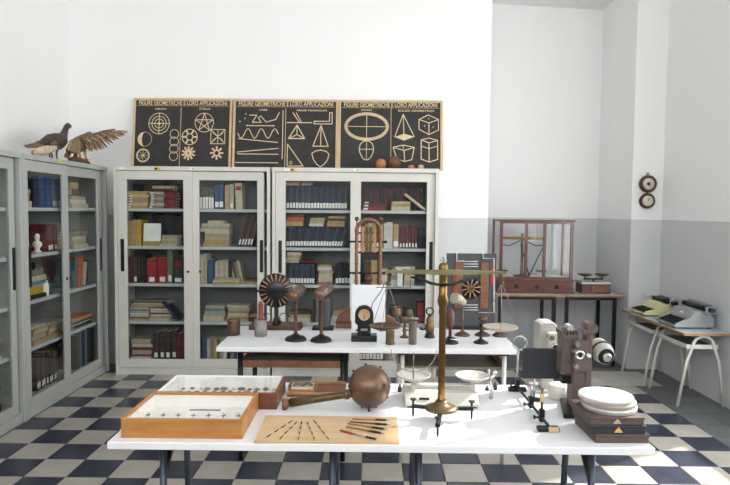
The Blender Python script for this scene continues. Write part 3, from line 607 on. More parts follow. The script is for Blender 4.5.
# wooden solids before the third chart
def solid(name, label, px, py, r, m, poly=None, y=5.80):
    p = onY(px, py, y); o = (MB().ball((0, 0, r), r, 20) if poly is None else poly).build(name, m); o.location = (p.x, y, TOPZ); return tag(o, label, 'solid')
solid('wooden_ball', 'ochre wooden ball on the wide bookcase beside a darker ball', 381, 161, .052, 'sphere_ochre', None, 5.82)
solid('wooden_ball', 'large dark brown ball on the wide bookcase under the frustum drawing', 394.5, 158, .066, 'sphere_brown', None, 5.86)
solid('wooden_ball', 'small tan rounded pebble on the wide bookcase right of the balls', 411.5, 164, .026, 'sphere_ochre', MB().ball((0, 0, .022), .03, 14, 0, (1.1, .9, .74)), 5.80)
solid('wooden_block', 'small pale faceted wooden block on the wide bookcase rim', 421, 164, .02, 'ply', MB().lathe([(.026, 0), (.03, .02), (.024, .04), (.012, .046), (0, .046)], 6), 5.80)

# ------------------------------------------------------------------ stuffed birds on the left bookcase
def feather(mb, root, tip, width, nrm, mi=0, bend=.0):
    root, tip = Vector(root), Vector(tip); d = tip-root; s = d.cross(Vector(nrm)).normalized(); nn = s.cross(d).normalized()
    prof = [(0, .25), (.2, .8), (.5, 1), (.8, .85), (.95, .45), (1, .08)]; vs = []
    for t, w_ in prof:
        p = root+d*t+nn*(bend*math.sin(t*PI/2)); h = .0025*(1-t*.6)
        for (a, b_) in ((-1, -1), (1, -1), (1, 1), (-1, 1)): vs.append(p+s*(a*w_*width/2)+nn*(b_*h))
    fs = [(0, 1, 2, 3)]
    for i in range(len(prof)-1):
        for j in range(4): fs.append((i*4+j, i*4+(j+1) % 4, i*4+4+(j+1) % 4, i*4+4+j))
    fs.append(tuple(len(vs)-4+j for j in (3, 2, 1, 0))); mb.add(vs, fs, mi, False)
def bird_pt(px, py, X=-2.66): return onX(px, py, X)
ph_o = bird_pt(56, 150); ph_o.z = TOPZ
def L(px, py, X=-2.66, o=ph_o): return bird_pt(px, py, X)-o
ph = thing('stuffed_pheasant', 'dark stuffed pheasant with long tail and red face on the left bookcase', 'stuffed bird', ph_o)
mb = MB(); mb.tube([L(40, 145), L(45, 143), L(51, 142), L(57, 141.5), L(61, 139.5), L(63.5, 135.5), L(65, 131), L(66.3, 127.5), L(68, 125.8), L(69.8, 126.2)], [.016, .042, .068, .072, .058, .034, .025, .024, .026, .010], 16)
mb.build('body', 'feather_dark', ph)
mb = MB()
for k in range(7): feather(mb, L(47+k*.3, 141.5+.3*k), L(23+k*1.6, 146.3+(k % 3)*.7, -2.70+.012*k), .026, (.6, 0, 1), 0, .0)
mb.build('tail', 'feather_brown', ph)
for sx in (-.05, .05):
    mb = MB()
    for k in range(7): feather(mb, L(59-k*.5, 140+k*.9)+Vector((sx, 0, 0)), L(42+k*.6, 143.5+k*.9)+Vector((sx*1.3, 0, 0)), .034, (1, 0, .2), k % 2)
    mb.build('wing', ['feather_brown', 'feather_dark'], ph)
MB().tube([L(69.2, 126.3), L(70.6, 127), L(71.2, 128.2)], [.010, .007, .002], 8).build('beak', 'feather_cream', ph)
MB().ball(L(68.8, 126)+Vector((.010, 0, .0)), .016, 12, 0, (1, .8, .9)).build('face_patch', 'red_paint', ph, label='red face patch')
for sx in (-.03, .03):
    lg = MB(); a = L(53.5, 149)+Vector((sx, 0, 0)); f0 = Vector((a.x, a.y, .006)); lg.tube([a, (a.x, a.y-.01, .05), f0], [.012, .007, .006], 8)
    for q in (-.5, 0, .5): lg.tube([f0, f0+Vector((math.sin(q)*.04, math.cos(q)*.045, -.001))], [.006, .003], 6)
    lg.build('leg', 'bark', ph)
cr_o = onX(45, 152, -2.575); cr_o.z = TOPZ
cr = thing('stuffed_small_bird', 'small cream stuffed bird with brown tail in front of the pheasant', 'stuffed bird', cr_o)
def L2(px, py): return onX(px, py, -2.575)-cr_o
MB().tube([L2(33, 153), L2(37, 151.8), L2(42, 150.8), L2(48, 149.6), L2(52, 148.8), L2(55, 148.2), L2(56.5, 148.6)], [.010, .026, .036, .034, .026, .020, .006], 14).build('body', 'feather_cream', cr)
mb = MB()
for k in range(5): feather(mb, L2(39, 150.5+k*.4), L2(31.5, 151.8+k*.6), .022, (1, 0, .3))
mb.build('tail', 'feather_brown', cr)
mb = MB(); mb.tube([L2(50, 151), L2(52, 154.5), Vector((L2(52, 154).x, L2(52, 154).y, .005))], [.012, .008, .008], 8); mb.build('leg', 'bark', cr)
hk_o = onX(80, 158, -2.68); hk_o.z = TOPZ
hk = thing('stuffed_hawk', 'brown stuffed hawk with one wing spread over the left bookcase', 'stuffed bird', hk_o)
def L3(px, py, X=-2.68): return onX(px, py, X)-hk_o
mb = MB(); mb.tube([L3(68, 151), L3(73, 148), L3(79, 144.5), L3(83.5, 140.5), L3(87, 136.5), L3(89.5, 134.5), L3(91.5, 135.5)], [.02, .05, .07, .058, .034, .03, .006], 16); mb.build('body', 'feather_brown', hk)
mb = MB(); N = 15
for k in range(N):
    t = k/(N-1); e = max(0, (t-.45)/.55)
    feather(mb, L3(84+t*27, 140.5-t*8.5, -2.62+.12*t), L3(89+t*33.5+e*5, 152-t*6-e*13.5+(k % 2)*.6, -2.59+.2*t), .034, (.8, -.3, .35), k % 2, .012)
for k in range(11):
    t = k/10; feather(mb, L3(83+t*26, 138.5-t*7.5, -2.605+.11*t), L3(88+t*28, 144.5-t*10, -2.585+.17*t), .034, (.8, -.3, .35), (k+1) % 2, .012)
mb.tube([L3(82, 141, -2.63), L3(92, 136.5, -2.6), L3(104, 132, -2.54), L3(115, 129.3, -2.50)], [.034, .026, .018, .006], 10, 1)
mb.build('spread_wing', ['feather_barred', 'feather_brown', 'feather_cream'], hk)
mb = MB()
for k in range(9):
    t = k/8; feather(mb, L3(79-t*8, 138.5+t*1.5, -2.60), L3(77-t*10, 154-t*3, -2.585), .036, (1, -.3, .1), k % 2, .01)
mb.build('folded_wing', ['feather_barred', 'feather_brown'], hk)
mb = MB()
for k in range(6): feather(mb, L3(71, 149+k*.4), L3(64+k*.8, 157+k*.3), .03, (1, 0, .2))
mb.build('tail', 'feather_brown', hk)
for (px, p2) in ((80, 80.5), (84.5, 86.5)):
    lg = MB(); a = L3(px, 148); f0 = L3(p2, 159); lg.tube([a, (a+f0)*.5+Vector((0, -.01, 0)), f0], [.026, .013, .008], 8)
    for q in (-.7, 0, .7): lg.tube([f0, f0+Vector((.03, math.sin(q)*.04, -.01))], [.007, .003], 6)
    lg.build('leg', 'feather_cream', hk)
lg = MB(); lg.tube([(0, -.19, .03), (.01, -.1, .036), (0, .0, .034), (.01, .1, .03), (0, .18, .022)], [.022, .034, .034, .028, .016], 12); lg.tube([(0, -.09, .04), (.02, -.12, .10), (.03, -.12, .13)], [.02, .016, .008], 8)
lg.build('perch_log', 'bark', hk)

# ------------------------------------------------------------------ dials on the pillar
for (px, py, r, rr, lab, m2) in ((647, 184, .088, .058, 'upper round wall gauge with dark centre dot on the pillar', 1), (646.2, 201, .078, .055, 'lower round wall gauge with plain pale dial on the pillar', 0)):
    p = onY(px, py, YW); t = thing('wall_gauge', lab, 'gauge', (p.x, YW, p.z), 0, 'round gauges on the pillar'); X9 = Matrix.Rotation(PI/2, 4, 'X')
    MB().lathe([(r*.9, 0), (r, .012), (r, .03), (r*.86, .045), (rr+.006, .045), (rr, .036)], 32, (0, 0, 0), 0, X9).build('case', 'dark_wood', t)
    MB().lathe([(rr, .034), (rr, .037), (0, .037)], 32, (0, 0, 0), 0, X9).build('dial', 'dial_white', t)
    if m2: MB().lathe([(.018, .037), (.014, .042), (0, .042)], 16, (0, 0, 0), 0, X9).build('centre_boss', 'dark_steel', t)
    else: MB().bx(-.003, .003, -.041, -.038, -.005, .035, 0, Matrix.Rotation(.5, 4, 'Y')).build('needle', 'dark_steel', t)
    g = MB(); g.ring((0, -.012, r+.012), .012, .003, 'y', 14, 6); g.build('hanger_ring', 'brass_dull', t)

# ------------------------------------------------------------------ tables
TZ = .75
ft = thing('folding_table', 'long white-topped table in the foreground with dark folding legs', 'table', (.05, 2.13, 0))
FX0, FX1, FD = -.995, .995, .775
MB().bx(FX0, FX1, 0, FD, TZ-.028, TZ).build('table_top', 'table_white', ft, .003)
for lx in (-.83, -.18, .15, .81):
    for (y0, y1, s) in ((.12, .10, 1), (.40, .46, -1)):
        MB().tube([(lx, y0, TZ-.029), (lx, y1, .02)], .0135, 10).build('leg', 'dark_steel', ft)
        MB().cyl((lx, y1, 0), (lx, y1, .022), .017, n=10).build('foot', 'rubber', ft)
    MB().tube([(lx, .13, TZ-.05), (lx, .40, TZ-.05)], .010, 8).build('cross_rail', 'dark_steel', ft)
    MB().bx(-.012, .012, -.01, .01, 0, .20, 0, Matrix.Translation((lx, .118, .58)) @ Matrix.Rotation(-.85, 4, 'X')).build('brace', 'black_iron', ft)
bt = MB().bx(-.935, .935, 3.65, 4.33, TZ-.03, TZ).build('table_top_board', 'table_white', bevel=.003); tag(bt, 'white board top lying across the two small desks behind the front table', 'table top')
def school_desk(label, loc, rz, W, D, H, leg_m, tray_m, edge_m, top_m, rr=.013, A=False, group=None, traytop=None):
    t = thing('school_desk', label, 'desk', loc, rz, group)
    MB().bx(0, W, 0, D, H-.018, H).build('desk_top', top_m, t, .002)
    e = MB(); e.bx(-.006, W+.006, -.008, 0, H-.02, H-.001); e.bx(-.006, W+.006, D, D+.008, H-.02, H-.001); e.bx(-.008, 0, 0, D, H-.02, H-.001); e.bx(W, W+.008, 0, D, H-.02, H-.001)
    e.build('edge_band', edge_m, t)
    return t
def straight_legs(t, W, D, H, m, r=.014, inset=.04, sq=False):
    for x in (inset, W-inset):
        for y in (inset, D-inset):
            g = MB()
            if sq: g.bx(x-r, x+r, y-r, y+r, .0, H)
            else: g.tube([(x, y, 0), (x, y, H)], r, 10)
            g.build('leg', m, t)
H2 = TZ-.031
d1 = thing('school_desk', 'dark-legged small desk with brown tray under the white board top', 'desk', (-.84, 3.71, 0)); straight_legs(d1, .72, .55, H2-.02, 'black_iron', .017, .035)
MB().bx(0, .72, 0, .55, H2-.02, H2).build('desk_top', 'dark_wood', d1)
tr = MB().bx(.04, .68, .05, .42, .625, .645).build('tray', 'seat_grey', d1); MB().bx(.04, .68, .030, .050, .60, .647).build('tray_edge', 'arch_wood', d1)
d2 = thing('school_desk', 'cream-legged small desk with taupe tray under the white board top', 'desk', (.19, 3.70, 0)); straight_legs(d2, .70, .55, H2-.02, 'leg_cream', .014, .03)
MB().bx(0, .70, 0, .55, H2-.02, H2).build('desk_top', 'dark_wood', d2)
MB().bx(.04, .66, .06, .52, .60, .612).build('tray', 'tray_taupe', d2); MB().bx(.02, .04, .06, .52, .595, .66).build('tray_side', 'tray_taupe', d2); MB().bx(.66, .68, .06, .52, .595, .66).build('tray_side', 'tray_taupe', d2)
# ------------------------------------------------------------------ alcove desks, glass balance case, small balance
for (px0, px1, lab) in ((495.5, 562, 'left dark-legged desk under the glazed balance case'), (563, 623, 'right dark-legged desk under the small two-pan balance')):
    a = onY(px0, 298, 6.13).x; b_ = onY(px1, 298, 6.13).x
    t = school_desk(lab, (a, 6.13, 0), 0, b_-a, .56, .75, None, None, 'desk_edge', 'seat_grey' if False else 'desk_blue', group='desks in the alcove')
    straight_legs(t, b_-a, .56, .732, 'black_iron', .016, .06, True)
    MB().bx(.05, b_-a-.05, .045, .07, .69, .732).build('apron', 'black_iron', t); MB().bx(.05, b_-a-.05, .49, .515, .69, .732).build('apron', 'black_iron', t)
AZT = .75; CY = 6.22
cx0, cx1 = onY(498.5, 290, CY).x, onY(573, 290, CY).x; CW = cx1-cx0
gc = thing('balance_case', 'mahogany glazed case with a laboratory balance inside on alcove desk', 'display case', (cx0, CY, AZT))
zb, zt = .13, .752; CDp = .36
MB().bx(0, CW, 0, CDp, .012, zb).build('drawer_base', 'mahogany', gc, .004); MB().bx(-.012, CW+.012, -.012, CDp+.01, 0, .014).build('plinth', 'dark_wood', gc); MB().bx(-.008, CW+.008, -.008, CDp+.008, zb, zb+.018).build('base_moulding', 'mahogany', gc, .004)
for fx in (.24, .52, .78):
    k = MB(); k.lathe([(.024, 0), (.022, .006), (.010, .010), (.012, .022), (.006, .028), (0, .028)], 14, (fx*CW, 0, .072), 0, Matrix.Rotation(PI/2, 4, 'X')); k.build('knob', 'dark_wood', gc)
for fx in (.012, .345, .59, .955):
    MB().bx(fx*CW-.004, fx*CW+.026, 0, .022, zb+.018, zt).build('post', 'mahogany', gc, .002)
for fx in (0, CW-.022): MB().bx(fx, fx+.022, CDp-.022, CDp, zb+.018, zt).build('post', 'mahogany', gc, .002)
MB().bx(-.006, CW+.006, -.006, CDp+.006, zt-.004, zt+.016).build('case_roof', 'mahogany', gc, .003)
r_ = MB(); r_.bx(.02, CW-.02, .002, .02, zt-.026, zt-.004); r_.build('top_rail', 'mahogany', gc); r_ = MB(); r_.bx(.02, CW-.02, .002, .02, zb+.018, zb+.04); r_.build('bottom_rail', 'mahogany', gc)
for (a, b_) in ((.045, .34), (.375, .585), (.62, .95)): MB().bx(a*CW, b_*CW, .009, .012, zb+.04, zt-.026).build('glass_pane', 'pane_case', gc)
for xx in (.008, CW-.012): MB().bx(xx, xx+.003, .022, CDp-.022, zb+.018, zt-.004).build('glass_pane', 'pane_case', gc)
MB().bx(.022, CW-.022, CDp-.012, CDp-.009, zb+.018, zt-.004).build('glass_pane', 'pane_case', gc)
MB().bx(.03, CW-.03, .03, CDp-.03, zb+.018, zb+.026).build('case_floor', 'paper_white', gc)
ib = thing('laboratory_balance', 'brass and black laboratory balance standing inside the glazed case', 'balance', (cx0+.37*CW, CY+.20, AZT+zb+.026))
MB().lathe([(.09, 0), (.085, .012), (.02, .02), (.014, .03), (.012, .44), (.016, .46), (0, .462)], 18).build('column', 'brass_dull', ib)
MB().bx(-.22, .22, -.008, .008, .395, .425).build('beam', 'brass', ib)
g_ = MB(); g_.tube([(-.22, -.02, .34), (-.14, -.02, .33), (0, -.02, .40)], .006, 6); g_.tube([(.22, -.02, .34), (.14, -.02, .33), (0, -.02, .40)], .006, 6); g_.tube([(-.02, -.02, .35), (.07, -.04, .012)], .006, 6); g_.tube([(.21, -.02, .30), (.07, -.04, .012)], .006, 6); g_.build('arrest_arms', 'black_iron', ib)
for s in (-1, 1):
    g_ = MB(); g_.ring((s*.21, 0, .36), .025, .004, 'y', 16, 6); g_.tube([(s*.21, 0, .335), (s*.21, 0, .14)], .002, 5); g_.tube([(s*.21-.06, 0, .06), (s*.21, 0, .14), (s*.21+.06, 0, .06)], .002, 5); g_.build('hanger', 'steel', ib)
    MB().lathe([(0, .05), (.05, .052), (.065, .06), (.064, .064), (.05, .056), (0, .054)], 20, (s*.21, 0, 0)).build('pan', 'brass', ib)
sb = thing('small_balance', 'small two-pan brass balance with marble slab on a wooden box', 'balance', (onY(593, 288, CY+.1).x, CY+.1, AZT))
MB().bx(-.15, .15, -.09, .10, .0, .10).build('box', 'mahogany', sb, .004); MB().bx(-.155, .155, -.095, .105, .10, .122).build('marble_slab', 'enamel', sb, .003)
MB().bx(-.05, .14, -.10, -.09, .02, .085).build('drawer', 'arch_wood', sb)
g_ = MB(); g_.bx(-.10, .10, -.012, .012, .14, .155); g_.cyl((0, 0, .12), (0, 0, .15), .012); g_.build('beam', 'black_iron', sb)
for s in (-1, 1):
    MB().cyl((s*.09, 0, .15), (s*.09, 0, .175), .008, n=10).build('pan_support', 'brass_dull', sb)
    MB().lathe([(0, .172), (.03, .174), (.075, .195), (.078, .20), (.07, .198), (.028, .179), (0, .178)], 24, (s*.09, 0, 0)).build('pan', 'brass', sb)

# ------------------------------------------------------------------ right-hand school desks and typewriters
def a_frame(mb, y, W, H, r):
    pts = [(-.01, y, 0), (.14*W, y, H*.62)]
    for i in range(9):
        a = PI-PI*i/8; pts.append((W*.5+W*.235*math.cos(a), y, H-.10+.085*math.sin(a)))
    pts += [(W*.86, y, H*.62), (W-.002, y, 0)]
    mb.tube(pts, r, 10)
RX = 2.585
for (y0, ln, lab) in ((4.865, .59, 'nearer school desk at the right wall carrying the grey typewriter'), (5.475, .57, 'farther school desk at the right wall carrying the cream typewriter')):
    t = school_desk(lab, (RX, y0, 0), 0, .375, ln, .62, None, None, 'desk_edge', 'desk_blue', group='school desks by the right wall')
    for yy in (.045, ln-.045):
        g_ = MB(); a_frame(g_, yy, .37, .602, .0125); g_.build('leg_frame', 'leg_cream', t)
    g_ = MB(); g_.bx(.06, .31, .06, ln-.06, .485, .495); g_.build('tray', 'seat_grey', t); g_ = MB(); g_.bx(.05, .06, .05, ln-.05, .48, .515); g_.bx(.06, .31, .05, .06, .48, .515); g_.build('tray_rim', 'leg_cream', t)
def typewriter(label, loc, rz, m, W, big):
    t = thing('typewriter', label, 'typewriter', loc, rz, 'typewriters on the school desks'); D = W*.98; h = .15 if big else .115
    # side profile, front at y<0
    prof = [(-D*.5, .012), (-D*.5, .035), (-D*.46, .045), (-D*.12, h*.62), (-D*.02, h*.98), (D*.16, h), (D*.42, h*.8), (D*.5, h*.55), (D*.5, .012)]
    MB().prism(prof, 'yz', -W*.5, -W*.42).build('side_cheek', m, t, .004); MB().prism(prof, 'yz', W*.42, W*.5).build('side_cheek', m, t, .004)
    body = [(-D*.5, .012), (-D*.5, .030), (-D*.13, h*.46), (-D*.12, h*.62), (-D*.02, h*.98), (D*.16, h), (D*.18, h*.7), (D*.48, h*.7), (D*.5, .012)]
    MB().prism(body, 'yz', -W*.42, W*.42).build('body', m, t, .003)
    sl_ = math.atan2(h*.46-.030, D*.37)
    kb = Matrix.Translation((0, -D*.49, .032)) @ Matrix.Rotation(sl_, 4, 'X'); MB().bx(-W*.39, W*.39, .004, D*.35, 0, .006, 0, kb).build('key_bed', 'black_plastic', t)
    ks = MB()
    for r in range(4):
        for c_ in range(10): ks.lathe([(.0085, .006), (.0085, .012), (.007, .015), (0, .014)], 8, kb @ Vector((-W*.36+c_*W*.078+(r % 2)*W*.02, .02+r*D*.082, 0)))
    ks = ks.build('keys', 'black_iron', t); ks['kind'] = 'stuff'
    MB().prism([(-D*.02, h*.99), (.02, h*1.06), (D*.14, h*1.06), (D*.16, h)], 'yz', -W*.22, W*.22).build('ribbon_cover', m, t, .003)
    CWd = W*(1.25 if big else 1.12); zc = h*1.06; yc = D*.30
    MB().bx(-CWd*.5, CWd*.5, yc-.03, yc+.05, zc-.028, zc-.008).build('carriage', 'steel' if not big else 'tw_grey', t, .004)
    MB().cyl((-CWd*.5-.015, yc, zc+.012), (CWd*.5+.015, yc, zc+.012), .022, n=18).build('platen', 'black_iron', t)
    MB().bx(-CWd*.46, CWd*.46, yc+.028, yc+.045, zc-.01, zc+.05).build('paper_rest', 'tw_grey' if big else 'chrome', t, .003)
    for s in (-1, 1):
        MB().bx(s*CWd*.5-.012, s*CWd*.5+.012, yc-.035, yc+.045, zc-.025, zc+.035).build('carriage_end', 'tw_grey' if big else 'chrome', t, .004)
        MB().cyl((s*(CWd*.5+.014), yc, zc+.012), (s*(CWd*.5+.05), yc, zc+.012), .021, n=16).build('platen_knob', 'book_navy' if big else 'black_plastic', t)
    MB().tube([(-CWd*.5-.005, yc-.03, zc+.01), (-CWd*.5-.03, yc-.07, zc+.03), (-CWd*.5-.03, yc-.11, zc+.035)], .004, 6).build('return_lever', 'chrome', t)
    for (x, y) in ((-.4, -.42), (.4, -.42), (-.4, .42), (.4, .42)): MB().cyl((x*W, y*D, 0), (x*W, y*D, .014), .012, n=10).build('foot', 'rubber', t)
    if big: MB().bx(-.025, .025, 0, .002, -.006, .006, 0, Matrix.Translation((-W*.0, -D*.072, h*.80)) @ Matrix.Rotation(-.62, 4, 'X')).build('name_badge', 'paper_white', t)
    return t
typewriter('cream portable typewriter on the farther desk by the right wall', (2.775, 5.80, .62), -PI/2, 'tw_cream', .33, False)
typewriter('grey office typewriter with wide carriage on the nearer desk', (2.765, 5.215, .62), -PI/2, 'tw_grey', .34, True)

# ------------------------------------------------------------------ front table: cases, sphere, drawing board, pens
def tb(px, py, z=TZ): return onZ(px, py, z)
def display_case(name, label, x0, x1, y0, y1, h, wood, side=None):
    side = side or wood
    t = thing(name, label, 'specimen case', ((x0+x1)/2, y0, TZ)); w2 = (x1-x0)/2; d = y1-y0; th = .012
    MB().bx(-w2, w2, 0, d, 0, .008).build('bottom', wood, t)
    MB().bx(-w2, w2, 0, th, .008, h).build('side_board', wood, t, .0015); MB().bx(-w2, w2-(th if side != wood else 0), d-th, d, .008, h).build('side_board', side, t, .0015)
    MB().bx(-w2, -w2+th, th, d-th, .008, h).build('side_board', side, t, .0015); MB().bx(w2-th, w2, th, d-(0 if side != wood else th), .008, h).build('side_board', wood, t, .0015)
    li = MB(); e = .004
    li.bx(-w2+th, w2-th, th, d-th, .008, .012); li.bx(-w2+th, w2-th, th, th+e, .012, h-.01); li.bx(-w2+th, w2-th, d-th-e, d-th, .012, h-.01); li.bx(-w2+th, -w2+th+e, th+e, d-th-e, .012, h-.01); li.bx(w2-th-e, w2-th, th+e, d-th-e, .012, h-.01)
    li.build('paper_lining', 'paper_white', t)
    MB().bx(-w2+th, w2-th, th, d-th, h-.006, h-.003).build('glass_lid', 'pane_case', t)
    return t
a, b_ = tb(121, 437.8), tb(242, 439.2); bk = tb(255.5, 409.5)
c1 = dict(x0=a.x, x1=b_.x, y0=(a.y+b_.y)/2, y1=bk.y)
display_case('specimen_case', 'honey-coloured oak glass-topped specimen case at front left of the table', c1['x0'], c1['x1'], c1['y0'], c1['y1'], .073, 'oak')
for i in range(7):
    f = MB(); x = c1['x0']+.045+i*(c1['x1']-c1['x0']-.09)/6
    f.ball((0, 0, .022), .006, 8, 0, (.7, 1.3, .7)); f.ball((0, .009, .022), .004, 8); f.cyl((0, 0, 0), (0, 0, .036), .0006, n=5)
    for s in (-1, 1): f.bx(min(0, s*.010), max(0, s*.010), -.004, .004, .0225, .0235)
    o = f.build('pinned_insect', 'book_grey'); o.location = (x, c1['y0']+.15, TZ+.0122); tag(o, 'tiny pinned insect, %s from left in the oak specimen case' % ORD[i+1], 'insect', 'pinned insects in the oak case')
ls = MB().bx(0, .13, 0, .018, 0, .0008).build('caption_strip', 'specimen_grey'); ls.location = (c1['x0']+.17, c1['y1']-.06, TZ+.0122); tag(ls, 'narrow grey paper strip at the back of the oak specimen case', 'paper strip')
a, b_ = tb(176.4, 374.7, .82), tb(285.5, 376, .82); fr_ = tb(276, 409.5)
c2 = dict(x0=(a.x), x1=b_.x, y0=fr_.y, y1=(a.y+b_.y)/2)
t = display_case('specimen_case', 'dark red-brown glass-topped case of mineral specimens behind the oak case', c2['x0'], c2['x1'], c2['y0'], c2['y1'], .07, 'case_wood', 'white_paint')
random.seed(3); W2 = c2['x1']-c2['x0']; D2 = c2['y1']-c2['y0']; k = 0
for r in range(4):
    for i in range(12):
        s = random.uniform(.008, .014); f = MB(); f.ball((0, 0, s*.55), s, 9, 0, (random.uniform(.8, 1.5), random.uniform(.7, 1.1), .55))
        o = f.build('mineral_specimen', random.choice(['specimen_grey', 'specimen_tan', 'book_grey', 'book_beige', 'book_cream'])); o.location = (c2['x0']+.045+i*(W2-.09)/11+random.uniform(-.004, .004), c2['y0']+.08+r*(D2-.12)/3, TZ+.0122)
        tag(o, 'mineral specimen, %s from left, %s row of the dark red-brown case' % (ORD[i+1], ('front', 'second', 'third', 'back')[r]), 'mineral', 'minerals in the dark case')
MB().bx(W2/2-.03, W2/2-.018, -.0015, .0, .02, .05).build('brass_catch', 'brass_dull', t)
# plank tray and small open case
a, b_ = tb(287, 397), tb(345, 396); y1 = tb(316, 388.5).y
pk = thing('wooden_tray', 'long flat reddish wooden tray behind the copper sphere handle', 'tray', ((a.x+b_.x)/2, a.y, TZ)); wl = (b_.x-a.x)/2; dl = y1-a.y+.05
MB().bx(-wl, wl, 0, dl, 0, .012).build('tray_bottom', 'case_wood', pk, .002); MB().bx(-wl, wl, 0, .010, .012, .022).build('tray_lip', 'desk_edge', pk); MB().bx(-wl, wl, dl-.01, dl, .012, .022).build('tray_lip', 'desk_edge', pk)
sc_ = thing('instrument_case', 'small open tan case with a coiled grey instrument on the wooden tray', 'case', (a.x+.065, a.y+.02, TZ+.0125))
MB().bx(-.058, .058, 0, .10, 0, .016).build('case_body', 'desk_edge', sc_, .002); MB().bx(-.052, .052, .006, .094, .016, .020).build('case_lining', 'page', sc_)
f = MB(); f.tube([(-.04, .03, .028), (-.02, .055, .034), (0, .03, .03), (.02, .06, .034), (.042, .035, .028)], [.006, .011, .008, .011, .006], 8); f.build('coiled_instrument', 'specimen_grey', sc_)
f = MB(); f.bx(-.062, -.058, .0, .10, 0, .035); f.bx(.058, .062, .0, .10, 0, .035); f.build('end_board', 'arch_wood', sc_)
# copper sphere
SY = 2.526; SR = .0897; sp0 = onY(369.3, 390.7, SY); sp0.z = TZ+SR+.009
sp = thing('copper_sphere', 'hollow copper sphere with pegs and a tapered tube handle', 'sphere instrument', (sp0.x, SY, TZ))
cz = SR+.009
MB().ball((0, 0, cz), SR, 40).build('sphere', 'copper', sp); MB().ring((0, 0, cz), SR+.0003, .0018, 'z', 48, 6).build('seam', 'bronze_brown', sp)
for (px, py) in ((364.9, 367), (382, 369), (351, 374.5), (384.2, 385.3), (367.8, 387), (389.5, 403.8), (373.5, 413), (358.7, 411.5)):
    dx, dz = (px-369.3)/21.3, -(py-390.7)/21.3; l2 = dx*dx+dz*dz
    dy = -math.sqrt(max(0, 1-l2)) if l2 < 1 else .15
    n_ = Vector((dx, dy, dz)).normalized(); c0 = Vector((0, 0, cz))
    f = MB(); f.cyl(c0+n_*(SR-.004), c0+n_*(SR+.006), .004, n=8); f.cyl(c0+n_*(SR+.004), c0+n_*(SR+.0075), .006, n=8); f.build('peg', 'bronze_brown', sp)
for an in (.5, 2.6, 4.7): MB().cyl((.035*math.cos(an), .035*math.sin(an), 0), (.035*math.cos(an), .035*math.sin(an), .018), .005, n=8).build('foot_peg', 'bronze_brown', sp)
org = Vector((sp0.x, SY, TZ))
h0 = onY(350, 394, SY-.02)-org; h1 = tb(290, 409)+Vector((0, 0, .027))-org
MB().tube([h0+(h0-h1)*.03, h0, h0*.5+h1*.5, h1], [.017, .015, .0165, .0195], 18).build('tube_handle', 'brass_dull', sp)
MB().cyl(h0+(h1-h0)*.02, h0+(h1-h0)*.09, .021, n=18).build('collar', 'copper', sp)
dr = (h1-h0).normalized(); up_ = Vector((0, 0, 1))
f = MB(); e0 = h1+dr*.0; f.tube([e0-dr*.004, e0+dr*.012, e0+dr*.024, e0+dr*.034], [.012, .021, .019, .006], 14); f.build('wooden_knob', 'arch_wood', sp)
MB().tube([e0+dr*.018-up_*.022+Vector((-.004, -.012, 0)), e0+dr*.018+up_*.024+Vector((-.004, -.012, 0))], [.011, .013], 12).build('wooden_grip', 'arch_wood', sp)
# drawing board with dashed rods and pens
q = [tb(266, 416.9), tb(397, 418.8), tb(399.5, 444.6), tb(254.3, 443.6)]
f = MB(); f.add([(v.x, v.y, TZ) for v in q]+[(v.x, v.y, TZ+.008) for v in q], [(0, 3, 2, 1), (4, 5, 6, 7), (0, 1, 5, 4), (1, 2, 6, 5), (2, 3, 7, 6), (3, 0, 4, 7)])
tag(f.build('drawing_board', 'pine', bevel=.001), 'thin pale pine board lying at the front edge of the white table', 'board')
def r1(x, y): return tb(240+x/4.044, 340+y/4.044, TZ+.008)
for i, (p0, p1, nm) in enumerate((((215, 325), (100, 400), 'leftmost'), ((232, 330), (155, 408), 'second from left'), ((250, 328), (235, 412), 'middle'), ((270, 330), (305, 410), 'fourth from left'), ((297, 325), (365, 410), 'rightmost'))):
    A_, B_ = r1(*p0), r1(*p1); A_.z += .0021; B_.z += .0021
    t = thing('dashed_rod', 'thin rod with black dashes on the pine board, %s of the fan' % nm, 'rod', A_, 0, 'dashed rods fanned on the pine board'); d = B_-A_
    MB().tube([(0, 0, 0), d], .0014, 6).build('rod', 'page', t)
    n_ = 4
    for k in range(n_):
        u0, u1 = (k+.18)/n_, (k+.72)/n_
        MB().tube([d*u0, d*u1], .0021, 6).build('dash', 'black_plastic', t)
for i, (p0, p1, cols, nm) in enumerate((((455, 323), (605, 328), ('desk_edge', 'bronze_brown'), 'light wooden pen, farthest back of the five on the pine board'), ((445, 335), (610, 347), ('case_wood', 'black_plastic'), 'brown pen, second from the back on the pine board'), ((435, 342), (598, 366), ('desk_edge', 'black_plastic'), 'tan pen, middle of the five on the pine board'), ((430, 355), (585, 383), ('arch_wood', 'black_plastic'), 'reddish brown pen lying next to the red one'), ((405, 370), (555, 407), ('red_paint', 'black_plastic'), 'red white and black pen nearest the table edge'))):
    A_, B_ = r1(*p0), r1(*p1); A_.z += .0045; B_.z += .0045; d = B_-A_
    t = thing('pen', nm, 'pen', A_, 0, 'pens on the pine board')
    if i == 4:
        MB().tube([(0, 0, 0), d*.33], .0038, 8).build('barrel', 'red_paint', t); MB().tube([d*.33, d*.70], .0028, 8).build('ferrule', 'steel', t); MB().tube([d*.70, d*.96], .004, 8).build('grip', 'black_plastic', t)
    else:
        MB().tube([(0, 0, 0), d*.62], [.0024, .0034], 8).build('barrel', cols[0], t); MB().tube([d*.62, d*.90], .004, 8).build('grip', cols[1], t)
    MB().tube([d*.9, d], [.0026, .0008], 6).build('nib', 'steel', t)

